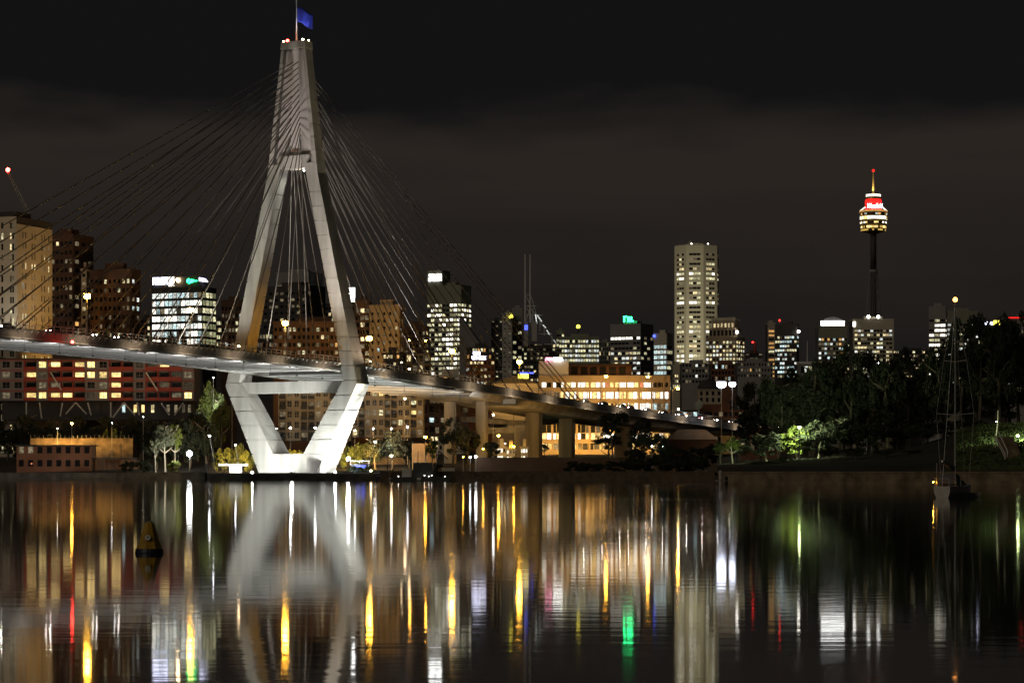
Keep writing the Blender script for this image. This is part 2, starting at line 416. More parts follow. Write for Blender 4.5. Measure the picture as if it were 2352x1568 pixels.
strip('deck_slab', bar(-16.1, 16.1, lambda v: zt_(v) - 0.45, lambda v: zt_(v)), 'deck_concrete')
strip('road_surface', bar(-13.2, 13.2, lambda v: zt_(v) + 0.004, lambda v: zt_(v) + 0.06), 'asphalt')
for sg in (-1, 1):
    strip('edge_girder', bar(sg * 14.7, sg * 16.1, zb, lambda v: zt_(v) - 0.452), 'deck_concrete', -195, 60)
    strip('edge_fascia', bar(sg * 15.2, sg * 16.104, lambda v: max(zb(v), zt_(v) - 2.6), lambda v: zt_(v) - 0.452), 'deck_concrete', 60, 405)
    strip('parapet', bar(sg * 13.4, sg * 13.7, lambda v: zt_(v) + 0.002, lambda v, s_=sg: zt_(v) + (0.45 if s_ < 0 else 1.0)), 'deck_concrete')
    strip('service_pipe', lambda v, s_=sg: [B(s_ * 16.35 + .16 * math.cos(k * 1.2566), v, max(zb(v), zt_(v) - 2.6) + 0.25 + .16 * math.sin(k * 1.2566)) for k in range(5)], 'white_steel')
    strip('hand_rail', bar(sg * 16.0 - .06, sg * 16.0 + .06, lambda v: zt_(v) + 1.35, lambda v: zt_(v) + 1.47), 'white_steel')
    strip('lower_rail', bar(sg * 16.0 - .05, sg * 16.0 + .05, lambda v: zt_(v) + 0.62, lambda v: zt_(v) + 0.72), 'white_steel')
def haunch(v): return min(zb(v), zt_(v) - 2.2)
strip('approach_box_girder', lambda v: [B(-9.5, v, haunch(v)), B(9.5, v, haunch(v)), B(12.5, v, zt_(v) - .46), B(-12.5, v, zt_(v) - .46)], 'deck_concrete', 80, 405)
v = -192.0
while v < 78:
    if abs(v) > 3.3:
        mb = MB(); M = Matrix.Translation(B(0, v, 0)) @ Matrix.Rotation(-TH, 4, 'Z')
        mb.box(-14.7, 14.7, -.2, .2, zb(v) + 0.31, zt_(v) - 0.46, M); rel(mb).build('floor_beam', 'shaded_web', bridge)
        mb = MB(); mb.box(-14.68, 14.68, -.24, .24, zb(v) + 0.02, zb(v) + 0.30, M); rel(mb).build('lit_stripe_flange', 'white_steel', bridge)  # pale flange added under dark web: lit stripes put into the colour
    v += 5.0
# posts and outriggers along the near edge, lamp-lit posts along the far one
post = MB(); post.box(-.05, .05, -.05, .05, 0, 3.0, Matrix.Rotation(R(9), 4, 'X')).mesh('screen_post', 'rust_steel')
post_me = post.mesh('screen_post', 'rust_steel')
ow = MB(); ow.prism([(-0.06, 0), (0.06, 0), (0.06, .14), (-.06, .14)], -1.0, .1); ow.tube((0, -1.0, .07), (0, -.15, -.55), .06); outr_me = ow.mesh('outrigger', 'white_steel')
rp = MB().box(-.06, .06, -.06, .06, 0, 1.36); rp_me = rp.mesh('rail_post', 'white_steel')
edge_rot = Matrix.Rotation(-TH - R(90), 4, 'Z')      # local -y points away from the camera-side edge
i = 0; v = -190.0
while v < 150:
    q = B(-16.0, v, zt_(v)) - C0
    if abs(v) > 3.6 and v < -12: link('screen_post', post_me, bridge, Matrix.Translation(q + Vector((0, 0, .02))) @ Matrix.Rotation(-TH + R(90), 4, 'Z'))
    link('rail_post', rp_me, bridge, Matrix.Translation(q + Vector((0, 0, .01))) @ edge_rot)
    if v < 20: link('outrigger', outr_me, bridge, Matrix.Translation(B(-16.15, v, zt_(v) - .35) - C0) @ Matrix.Rotation(-TH + R(90), 4, 'Z'))
    v += 2.3
# stays
for side, vs0, vs1 in ((-1, 18.0, 168.0), (1, 18.0, 144.0)):
    for sg in (1, -1):
        for k in range(16):
            f = k / 15
            vd = side * (vs0 + (vs1 - vs0) * f)
            if side == 1 and k > 12: vd = 131.0 + (k - 12) * 4.0
            za = 93.5 + 23.4 * f; ua = sg * (1.7 - 0.85 * f)
            a_ = B(ua, side * 0.5, za); b_ = B(sg * 15.6, vd, zt_(vd) - 0.1)
            mb = MB(); mb.tube(a_, b_, 0.15, 0.15, 5)
            mb.tube(b_ + (a_ - b_).normalized() * 5.0, b_, 0.2, 0.24, 5)
            rel(mb).build('stay_cable', 'cable', bridge)
# piers of the approach
for (v, u0, ww, dd) in ((97, -4.5, 3.6, 2.6), (97, 7.0, 3.6, 2.6), (136, -1.8, 5.0, 3.4), (160, -1.3, 5.0, 3.4), (205, 0, 6, 3), (250, 0, 6, 3), (295, 0, 6, 3), (345, 0, 6, 3), (390, 0, 6, 3)):
    M = Matrix.Translation(B(u0, v, 0)) @ Matrix.Rotation(-TH, 4, 'Z')
    mb = MB(); zz = haunch(v) + 0.05
    pr = [(-ww / 2, -dd / 2 + .5), (-ww / 2 + .5, -dd / 2), (ww / 2 - .5, -dd / 2), (ww / 2, -dd / 2 + .5), (ww / 2, dd / 2 - .5), (ww / 2 - .5, dd / 2), (-ww / 2 + .5, dd / 2), (-ww / 2, dd / 2 - .5)]
    mb.hexa([M @ Vector((x, y, 0.5)) for x, y in pr], [M @ Vector((x, y, zz)) for x, y in pr])
    rel(mb).build('approach_pier', 'deck_concrete', bridge)
# inspection gantry hung below the near edge
q = P(1170, 921, 782)
mb = MB(); mb.box(-1.9, 1.9, -.8, .8, -.6, .6, Matrix.Translation(q)); mb.box(-2.3, 1.9, -.85, .85, -.8, -.62, Matrix.Translation(q)); mb.tube(q + Vector((-1, 0, .6)), q + Vector((-1, 0, 2.6)), .1); mb.tube(q + Vector((1, 0, .6)), q + Vector((1, 0, 2.2)), .1)
rel(mb).build('inspection_gantry', 'white_paint', bridge)
tag(MB().ball(P(166, 785, 600), .35).build('navigation_light', 'lamp_red'), 'small red navigation light hung below the left part of the bridge deck', 'light')

# flag and lights on the pylon top
ft = B(0, 0, zt + 2.14)
fl = thing('flagpole', 'white flagpole with blue flag on top of the bridge pylon', 'flagpole', ft)
mb = MB(); mb.tube((0, 0, 0), (0, 0, 5), .24, .17, 8); mb.tube((0, 0, 5), (0, 0, 11.4), .17, .10, 8); mb.ball((0, 0, 11.5), .2); mb.build('pole', 'white_paint', fl)
fb = MB(); nx, nzv = 16, 8
for i in range(nx + 1):
    for j in range(nzv + 1):
        s_ = i / nx; x = .12 + 4.4 * s_; zz = 9.7 - 4.2 * j / nzv
        fb.v.append((x, .55 * math.sin(s_ * 9 + j * .25) * s_, zz - 2.2 * s_ ** 1.6 + .25 * math.sin(s_ * 7)))
for i in range(nx):
    for j in range(nzv):
        a = i * (nzv + 1) + j; fb.f.append((a, a + nzv + 1, a + nzv + 2, a + 1))
fo = fb.build('flag', 'blue_cloth', fl, True); sm = fo.modifiers.new('thick', 'SOLIDIFY'); sm.thickness = 0.03
def dot(name, label, cat, q, r, mat, group=None, base=True, drop=0):
    """a small lamp on its bracket"""
    o = thing(name, label, cat, q, 0, group)
    MB().ball((0, 0, 0), r).build('bulb', mat, o)
    if base: MB().lathe([(r * .5, -max(drop, r * 2.0)), (r * .6, -r * .8)], (0, 0, 0), 8).build('bracket', 'dark_steel', o)
    return o
ta = zt + 2.5
dot('obstruction_light', 'red obstruction light on the pylon top left of the flagpole', 'light', B(2.2, -1.2, ta), .42, 'lamp_red')
for u_, v_, r_, lb in ((3.5, -1.2, .26, 'white lamp at the left corner of the pylon top'), (-3.0, -1.3, .30, 'white lamp right of the flagpole on the pylon top'), (-3.7, .6, .22, 'lower white lamp at the right corner of the pylon top')):
    o = dot('floodlight', lb, 'light', B(u_, v_, ta - .1), r_, 'lamp_warm')
    if 'right of' in lb: spot(o, B(u_, v_, ta), ft + Vector((1, 0, 8)), 3500, 70)

# ------------------------------------------------------------------ floodlights of the pylon
def flood(label, q, target, power, deg, color, r=0.35, lamp='lamp_flood', pole=None):
    o = thing('floodlight', label, 'floodlight', q)
    MB().lathe([(r * .9, -.5), (r * 1.2, -.1), (r * 1.25, .0)], (0, 0, 0), 10).build('housing', 'dark_steel', o)
    MB().ball((0, 0, r * .6), r).build('lens', lamp, o)
    MB().tube((0, 0, -1.0 if pole is None else min(-1.0, pole - q[2])), (0, 0, -.4), .12).build('stand', 'dark_steel', o)
    spot(o, Vector(q) + Vector((0, 0, r * 2)), target, power, deg, color)
    return o
W1 = (0.96, 1.0, 0.93)
flood('floodlight on the quay before the middle of the pylon foot', P(670, 1081, 697), B(0, -30, 4), 1500, 150, W1, .38)
flood('floodlight at the left corner of the pylon foot', P(579, 1085.5, 700), B(13, -4, 13), 40000, 120, W1, .22)
flood('floodlight on the quay right of the pylon foot', P(770, 1085, 700), B(-12, -4, 13), 40000, 120, W1, .22)
flood('floodlight in the grass beside the right leg of the pylon', P(800, 1056, 712), B(-20, 0, 16), 60000, 100, W1, .5)
flood('floodlight behind the pylon foot lighting its inner side', B(0, 9, 2.8), B(4, 4, 20), 4500, 130, (.9, 1, .95), .25, 'lamp_white')
WP = (1.0, 0.90, 0.84)
flood('floodlight on the bridge deck aimed up at the near leg', B(-12.6, -46, zt_(-46) + 1.4), B(-12, -2, 64), 115000, 48, (1, .93, .85), .3, 'lamp_warm')
flood('floodlight on the bridge deck aimed up at the far leg', B(12.6, -46, zt_(-46) + 1.4), B(13, -2, 60), 80000, 48, (.98, 1, .88), .3, 'lamp_warm')
flood('floodlight on the bridge deck aimed at the mast', B(0.8, -70, zt_(-70) + 1.4), B(0, 0, 103), 170000, 20, WP, .3, 'lamp_warm')
flood('floodlight on the near rail aimed up at the side of the mast', B(-15.5, 14, zt_(14) + 1.4), B(-4.6, 0, 106), 60000, 18, (1, .82, .5), .25, 'lamp_warm')
flood('floodlight on the far side of the deck aimed up at the back stays', B(-12.6, 40, zt_(40) + 1.4), B(-8, 22, 92), 52000, 66, (1, .95, .9), .3, 'lamp_warm')
flood('floodlight under the portal beam of the pylon', B(-2.5, 0, 86.3), B(6.5, 0, 72), 2600, 100, (.95, 1, .85), .2, 'lamp_white')
flood('floodlight on the quay aimed up at the side of the mast', P(852, 1082, 703), B(-4.6, 0, 104), 620000, 13, (1, .82, .52), .25, 'lamp_warm')
def deck_light(q, target, power, deg, color, anchor):
    """added luminaire fixed to the bridge to brighten deck, rail and leg"""
    mb = MB(); mb.tube(anchor, q, .05, n_=5); mb.box(-.3, .3, -.12, .12, -.1, .1, Matrix.Translation(q)); rel(mb).build('added_luminaire', 'dark_steel', bridge)
    ld = bpy.data.lights.new('added_beam', 'SPOT'); ld.energy = power; ld.spot_size = R(deg); ld.spot_blend = .7; ld.color = color; ld.shadow_soft_size = .5
    o = bpy.data.objects.new('added_beam', ld); col.objects.link(o); o.parent = bridge
    o.location = q - C0 + (Vector(target) - Vector(q)).normalized() * .6; o.rotation_euler = (Vector(target) - Vector(q)).to_track_quat('-Z', 'Y').to_euler()
for k in range(16):  # added lights under and along the deck, put in for their glow
    v_ = -186 + k * 12.5
    if v_ < -6: deck_light(B(-15.8, v_, zb(v_) - 2.4), B(1, v_, zb(v_) + .6), 3600, 150, (1.0, .97, .94), B(-15.8, v_, zb(v_)))
for v_ in (16, 32, 48, 64, 80): deck_light(B(-15.8, v_, zb(v_) - 2.4), B(1, v_, zb(v_) + .6), 1700, 150, (1, .97, .9), B(-15.8, v_, zb(v_)))
for k in range(9):
    v_ = -180 + k * 21.0; deck_light(B(-20.0, v_, zb(v_) - .8), B(-16, v_, zb(v_) + 1.8), 460, 165, (1, .74, .50), B(-16, v_, zb(v_) + .4))
deck_light(B(-27.0, 3, 31.0), B(-19.8, 0, 46), 2600, 120, (1, .74, .5), B(-16.1, 5, 30.8))
for v_ in (20, 45, 70, 95, 120, 146, 170, 194, 218, 242, 266, 290, 314): deck_light(B(-20.0, v_, zt_(v_) - 2.4), B(-16, v_, zt_(v_) + .2), 460, 165, (1, .74, .48), B(-16, v_, zt_(v_) - 1.2))

# ------------------------------------------------------------------ lamps
def lamp(name, label, px, py, d, mat, r, base_z=None, arm=0.0, group=None, lean=None, ground=None):
    """a lamp post: pole, arm, head, globe. px,py is the globe."""
    q = P(px, py, d); zb_ = gz(px, d) if base_z is None else base_z
    bx = q.x - arm + (lean or 0)
    o = thing(name, label, 'lamp', (bx, d, zb_), 0, group)
    h = q.z - zb_
    mb = MB()
    if lean:
        mb.tube((0, 0, 0), (-lean, 0, h), .11, .07)
    elif arm:
        k = abs(arm)
        mb.tube((0, 0, 0), (0, 0, max(.3, h - k * .55)), .13, .09)
        pts = [(arm * (1 - math.cos(a)), 0, h - k * .55 + (k * .55 + r * .9) * math.sin(a)) for a in (0, .4, .8, 1.2, 1.57)]
        mb.path(pts, .07)
    else: mb.tube((0, 0, 0), (0, 0, h), .13, .07)
    mb.build('pole', 'galv', o)
    hx = arm - (lean or 0)
    hb = MB(); hb.lathe([(r * .3, r * .95), (r * 1.15, r * .75), (r * 1.2, r * .45)], (hx, 0, h), 10); hb.build('lamp_head', 'galv', o)
    MB().ball((hx, 0, h), r, .8).build('globe', mat, o)
    return o
DL = [(-137.3, 'leftmost'), (-93.2, 'first'), (-49.9, 'second'), (-5.7, 'third'), (38.2, 'fourth'), (86.2, 'fifth'), (129.5, 'sixth')]
DLAB = {-93.2: 'sodium lamp over the bridge deck before the dark towers', -49.9: 'sodium lamp over the bridge deck before the bright office block', -5.7: 'sodium lamp over the bridge deck between the pylon legs',
        38.2: 'sodium lamp over the bridge deck just right of the pylon', 86.2: 'sodium lamp over the bridge deck below the slab with a white roof sign', 129.5: 'sodium lamp over the bridge deck nearest the television offices'}
LZ = {-93.2: 45.9, -49.9: 44.8, -5.7: 43.6, 38.2: 41.4, 86.2: 39.6, 129.5: 37.9}
for v_, lb in DLAB.items():
    q = B(0, v_, LZ[v_]); o = thing('deck_lamp', lb, 'street lamp', B(0, v_, zt_(v_) + .06), 0, 'lamps along the bridge deck')
    h = LZ[v_] - zt_(v_) - .06
    mb = MB(); mb.tube((0, 0, 0), (0, 0, h + .5), .17, .09, 8); mb.build('pole', 'galv', o)
    MB().lathe([(.2, 1.0), (1.0, .8), (1.05, .5)], (0, 0, h), 12).build('lamp_head', 'galv', o)
    MB().ball((0, 0, h - .05), .85, .8, 12).build('globe', 'lamp_sodium', o)
for px, py, v_, arm, lb in ((1392, 864, 170, 1.9, 'sodium lamp on a curved arm over the approach road, left of three'), (1488, 865, 205, -1.9, 'sodium lamp on a curved arm over the approach road, middle of three'), (1557, 892, 235, 1.9, 'sodium lamp on a curved arm over the approach road, right of three')):
    u_ = -10.0 if v_ != 205 else 10.0
    d_ = B(u_, v_, 0).y
    lamp('approach_lamp', lb, px, py, d_, 'lamp_orange', .5, base_z=zt_(v_) - .2, arm=arm, group='lamps along the approach road')
# ------------------------------------------------------------------ buildings
PANE = {}
def text_mesh(cu):
    o = bpy.data.objects.new('lettering', cu); col.objects.link(o)
    me = bpy.data.meshes.new_from_object(o.evaluated_get(bpy.context.evaluated_depsgraph_get())); bpy.data.objects.remove(o)
    return me
def pane_mesh(wd, ht, mat):
    k = (round(wd, 2), round(ht, 2), mat)
    if k not in PANE: PANE[k] = MB().box(-wd / 2, wd / 2, 0, .06, -ht / 2, ht / 2).mesh('window', mat)
    return PANE[k]
def pick(ws):
    r = random.random() * sum(b for _, b in ws)
    for a, b in ws:
        r -= b
        if r <= 0: return a
    return ws[-1][0]
def facade(root, fr, M, w_, h_, floors, bays, lit, top=0.0, bottom=0.0, sp=0.45, pier=0.18, proud=0.35, big=0, edge=0.0, rowlit=None, skip=None):
    """windows recessed behind a grid of spandrels and piers. M: origin bottom left seen from outside, x right, y inward, z up"""
    z0, z1 = bottom, h_ - top; fh = (z1 - z0) / floors; x0, x1 = edge, w_ - edge; bw = (x1 - x0) / bays
    if bottom: fr.box(0, w_, -proud, 0, 0, z0, M)
    if top: fr.box(0, w_, -proud, 0, z1, h_, M)
    if edge: fr.box(0, x0, -proud, 0, z0, z1, M); fr.box(x1, w_, -proud, 0, z0, z1, M)
    for i in range(floors): fr.box(x0, x1, -proud, 0, z0 + fh * i, z0 + fh * (i + sp), M)
    if pier:
        for j in range(bays + 1):
            xc = x0 + bw * j; a_ = max(x0, xc - bw * pier / 2); b_ = min(x1, xc + bw * pier / 2)
            fr.box(a_, b_, -proud * .85, 0, z0, z1, M)
    wd = bw * (1 - pier) if pier else bw; wd = max(wd - .04, .1); ht = fh * (1 - sp) - .02
    for i in range(floors):
        ws = lit
        if rowlit:
            ws = rowlit(i, floors) or lit
        for j in range(bays):
            if skip and skip(i, j): continue
            mt = pick(ws)
            link('window', pane_mesh(wd, ht, mt), root, M @ Matrix.Translation((x0 + bw * (j + .5), -.12, z0 + fh * (i + sp) + ht / 2 + .01)))
FRONT = lambda wf, x0: Matrix.Translation((x0, 0, 0))
def tower(name, label, px0, pxs, px1, pytop, d, phi=0, wall='grey_wall', core='dark_wall', floors=10, bays=6, sbays=None, lit=None, slit=None, top=0.0, sp=.45, pier=.18, proud=.35, pybase=None, edge=0.0, side='R', depth=None, cat='building', rowlit=None, roof=True, stop=None, zb_=None):
    """front face px0..pxs and a turned side face pxs..px1 (side 'R') or the mirror image (side 'L')"""
    phi_ = R(phi) if phi else 0.0
    pf, ps = (pxs - px0, px1 - pxs) if side == 'R' else (px1 - pxs, pxs - px0)
    wf = S(pf, d) / math.cos(phi_); ws = S(ps, d) / math.sin(phi_) if ps > 0 and phi else (depth or max(10, wf * .6))
    zg = gz((px0 + px1) / 2, d) if pybase is None else Z(pybase, d)
    if zb_ is not None: zg = zb_
    h = Z(pytop, d) - zg
    corner = Vector((X(pxs if ps > 0 else px1, d), d, zg))
    root = thing(name, label, cat, corner, (-phi_ if side == 'R' else phi_))
    wy = interp([(0, 792), (545, 820), (800, 850), (1000, 885), (1240, 900), (1540, 900), (1600, 885), (1750, 870), (1900, 872), (2100, 872), (2352, 905)], (px0 + px1) / 2)
    bot = max(0.0, Z(wy, d) - zg) if d > 880 and h > 25 else 0.0
    if h - top - bot < 8: bot = 0.0
    if d > 880:
        floors = max(1, round((h - top - bot) / (3.75 if d > 1250 else 3.2)))
        bays = max(1, min(bays, 260 // floors))
    fr = MB(); cb = MB()
    if side == 'R':
        cb.box(-wf, 0, 0, ws, 0, h); MF = Matrix.Translation((-wf, 0, 0)); MS = Matrix.Rotation(R(90), 4, 'Z')
    else:
        if ps <= 0: pass
        cb.box(0, wf, 0, ws, 0, h); MF = Matrix(); MS = Matrix.Translation((0, ws, 0)) @ Matrix.Rotation(R(-90), 4, 'Z')
    cb.build('wall', core, root)
    facade(root, fr, MF, wf, h, floors, bays, lit, top, bot, sp, pier, proud, edge=edge, rowlit=rowlit)
    if ps > 0:
        facade(root, fr, MS, ws, h, floors, sbays or max(1, int(bays * ws / wf)), slit or lit, top, bot, sp, pier, proud, edge=edge, rowlit=rowlit if slit is None else None)
    fr.build('facade_frame', wall, root)
    if roof:
        rb = MB(); x0_, x1_ = (-wf, 0) if side == 'R' else (0, wf)
        rb.box(x0_ - .3, x1_ + .3, -.45, ws + .3, h, h + .8); rb.box(x0_ + wf * .3, x1_ - wf * .25, ws * .3, ws * .7, h + .8, h + 3.2)
        rb.build('roof', wall, root)
    root['w'] = 1; del root['w']
    return root, wf, ws, h
DK = ('dark_glass', 1)
def LW(p, *ms): return [(m_, p / len(ms)) for m_ in ms] + [('dark_glass', (1 - p) * .75), ('lit_dim', (1 - p) * .25)]

# --- the group of flats at the left
def slots(root, fr, M, w_, h_, floors, xs, lit, wd=.9, ht=2.2, top=2.0):
    """tall slot windows in an otherwise blind wall: the wall is built as bands around them"""
    fh = (h_ - top) / floors
    fr.box(0, w_, -.35, 0, h_ - top, h_, M)
    for i in range(floors):
        z0 = fh * i
        fr.box(0, w_, -.35, 0, z0, z0 + fh - ht, M)
        e = [0]
        for x in sorted(xs): e += [x - wd / 2, x + wd / 2]
        e.append(w_)
        for a_, b_ in zip(e[::2], e[1::2]): fr.box(a_, b_, -.35, 0, z0 + fh - ht, z0 + fh, M)
        for x in xs:
            link('window', pane_mesh(wd, ht - .02, pick(lit)), root, M @ Matrix.Translation((x, -.12, z0 + fh - ht / 2)))
d = 900; zg = gz(20, d)
root = thing('apartment_tower', 'tall pale apartment tower with slot windows at the left edge', 'building', (X(38, d), d, zg), R(-20))
wf = S(78, d) / math.cos(R(20)); ws = S(54, d) / math.sin(R(20)); ws = min(ws, 24); h = Z(497, d) - zg
MB().box(-wf, 0, 0, ws, 0, h).build('wall', 'dark_wall', root)
fr = MB(); slots(root, fr, Matrix.Translation((-wf, 0, 0)), wf, h, 22, [wf * .42, wf * .56, wf * .84, wf * .9], LW(.22, 'lit_warm', 'lit_yellow'))
slots(root, fr, Matrix.Rotation(R(90), 4, 'Z'), ws, h - 3, 22, [ws * k for k in (.16, .24, .42, .5, .7, .78, .9)], LW(.18, 'lit_yellow', 'lit_white', 'lit_warm'), .8)
fr.box(-.1, ws - .2, -.4, .0, h - 3, h - 2.6, Matrix.Rotation(R(90), 4, 'Z')); fr.build('facade_frame', 'beige_wall', root)
rb = MB(); rb.box(-wf * .9, -wf * .1, 2, 12, h, h + 2); rb.box(-wf * .3, -wf * .12, .6, 3, h + .0, h + 1.0); rb.build('roof_plant', 'dark_wall', root)
# crane with its red light
cr = thing('tower_crane', 'faint tower crane jib with a red light above the pale tower', 'crane', P(66, 492, 912))
jb = MB(); a_, b_ = Vector((0, 0, 0)), P(18, 394, 912) - P(66, 492, 912)
for s_ in (-.6, .6):
    jb.tube(a_ + Vector((s_, 0, 0)), b_ + Vector((s_ * .6, 0, 0)), .09)
for k in range(14):
    q0, q1 = a_.lerp(b_, k / 14), a_.lerp(b_, (k + 1) / 14); s_ = .6 if k % 2 else -.6
    jb.tube(q0 + Vector((s_, 0, 0)), q1 + Vector((-s_, 0, 0)), .06, n_=4)
jb.build('jib', 'galv', cr); MB().lathe([(.8, -3), (.8, 0)], (0, 0, 0), 4).build('slew_base', 'dark_steel', cr)
MB().ball(b_ + Vector((0, 0, .6)), .75).build('obstruction_light', 'lamp_red', cr)
tower('apartment_tower', 'dark brown tower block beside the pale tower', 92, 168, 200, 542, 960, 22, 'brown_brick', 'dark_wall', 21, 7, 3, LW(.04, 'lit_warm', 'lit_orange'), top=2, sp=.55, pier=.4)
tower('apartment_block', 'brown brick block with few lit windows behind the first deck lamp', 201, 300, 315, 622, 940, 20, 'brown_brick', 'dark_wall', 14, 9, 2, LW(.05, 'lit_yellow', 'lit_warm'), slit=LW(.45, 'lit_white', 'lit_cool'), top=3, sp=.55, pier=.45)
tower('brick_chimney_tower', 'narrow lit brick shaft behind the first deck lamp', 187, 199, 199, 622, 930, 0, 'warm_stone', 'dark_wall', 12, 1, lit=LW(.25, 'lit_orange', 'lit_warm'), sp=.6, pier=.4, depth=5, top=1)
# bright office block with roof signs
d = 1300
root, wf, ws, h = tower('office_block', 'bright office block with roof signs left of the pylon', 342, 464, 489, 662, d, 24, 'dark_wall', 'dark_wall', 11, 12, 4, [('lit_white', 4), ('lit_bright', 3), ('lit_cool', 2), ('lit_dim', 1)], slit=[('lit_olive', 3), ('lit_yellow', 2)], top=2, sp=.34, pier=.10)
cb = MB(); cb.box(-wf, -2, .8, ws * .6, h + .8, h + 6.4); cb.box(-wf * .35, -1, 1.0, ws * .6, h + .8, h + 3.5); cb.build('penthouse', 'dark_wall', root)
MB().box(-wf, -wf * .7, .35, .75, h + 2.6, h + 6.3).build('sign', 'sign_violet', root)
MB().box(-wf * .68, -wf * .57, .5, .78, h + 1.6, h + 6.5).build('lit_lobby', 'lit_bright', root)
MB().prism([(-wf * .29, h + 2.6), (-wf * .10, h + 4.0), (-wf * .29, h + 5.2), (-wf * .32, h + 4)], .4, .7).build('sign', 'sign_green', root)
MB().prism([(-wf * .07, h + 3.8), (wf * .12, h + 3.0), (wf * .05, h + 4.9), (-wf * .07, h + 5.6)], .5, .8).build('sign', 'sign_violet', root)
MB().ball((-wf * .49, .4, h + 4.6), 1.0).build('roof_light', 'lamp_warm', root)
tower('office_block', 'small block with rows of lit windows right of the bright office', 489, 514, 514, 738, 1500, 0, 'dark_wall', 'dark_wall', 7, 6, lit=LW(.55, 'lit_yellow', 'lit_warm'), sp=.5, pier=.25, depth=20)
tower('apartment_block', 'dark brick block with two lit windows left of the pylon leg', 508, 556, 556, 692, 1400, 0, 'brown_brick', 'dark_wall', 8, 6, lit=LW(.12, 'lit_yellow', 'lit_white'), sp=.5, pier=.4, depth=20, top=3)
# between the legs
tower('office_tower', 'grey tower top with lit upper floors seen between the pylon legs', 632, 708, 737, 626, 1900, 25, 'grey_wall', 'dark_wall', 16, 9, 4, LW(.08, 'lit_yellow'), top=9, sp=.5, pier=.15, rowlit=lambda i, n_: LW(.85, 'lit_bright', 'lit_yellow') if i >= n_ - 3 else None)
tower('apartment_block', 'dark block in front of the grey tower between the pylon legs', 598, 705, 742, 657, 1500, 30, 'dark_wall', 'dark_wall', 12, 8, 4, LW(.03, 'lit_warm'), top=3, sp=.6, pier=.4)
tower('apartment_block', 'low brown flats with scattered lit windows between the pylon legs', 628, 800, 800, 742, 1150, 0, 'brown_brick', 'dark_wall', 6, 16, lit=LW(.16, 'lit_warm', 'lit_orange', 'lit_yellow'), sp=.5, pier=.4, depth=20, top=2)
# white lit sign on the tower behind the right leg
root, wf, ws, h = tower('office_tower', 'dark tower with a bright white roof sign beside the right pylon leg', 772, 815, 815, 697, 1300, 0, 'brown_brick', 'dark_wall', 9, 5, lit=LW(.1, 'lit_warm'), sp=.55, pier=.4, depth=16, top=2)
MB().prism([(wf * -.33, h + .4), (0, h + .2), (0, h + 8), (-wf * .42, h + 8)], -.2, .3).build('sign', 'sign_white', root)
fr = MB(); fr.tube((-wf * .2, .6, h), (-wf * .2, .6, h + 8), .2); fr.build('sign_post', 'dark_steel', root)
tower('apartment_block', 'brown rendered flats with blind end wall right of the pylon', 848, 917, 926, 703, 1150, 20, 'warm_stone', 'dark_wall', 11, 5, 1, LW(.13, 'lit_warm', 'lit_yellow', 'lit_cool'), top=2.5, sp=.55, pier=.62)
tower('apartment_block', 'stepped brown flats with dark balconies against the right pylon leg', 816, 849, 849, 693, 1165, 0, 'brown_brick', 'dark_wall', 12, 3, lit=LW(.1, 'lit_warm'), sp=.4, pier=.2, depth=14, top=3)
tower('apartment_block', 'low dark brick terrace behind the lamps right of the pylon', 915, 985, 985, 752, 1250, 0, 'brown_brick', 'dark_wall', 6, 9, lit=LW(.08, 'lit_warm'), sp=.5, pier=.4, depth=14, top=2)
# office with the bright crown sign
d = 2000
root, wf, ws, h = tower('office_tower', 'olive lit office tower with bright white crown sign', 980, 1059, 1081, 656, d, 25, 'green_grey', 'dark_wall', 18, 9, 4, LW(.74, 'lit_yellow', 'lit_bright', 'lit_yellow'), top=14, sp=.46, pier=.16)
cb = MB(); cb.box(-wf, -wf * .55, 0, 14, h + .8, h + 12.6); cb.build('crown', 'green_grey', root)
MB().box(-wf * .95, -wf * .58, -.5, -.05, h + 4.4, h + 9.6).build('sign', 'sign_white', root)
MB().tube((-wf * .9, 4, h + 12.6), (-wf * .9, 4, h + 20), .4).build('mast', 'grey_wall', root)
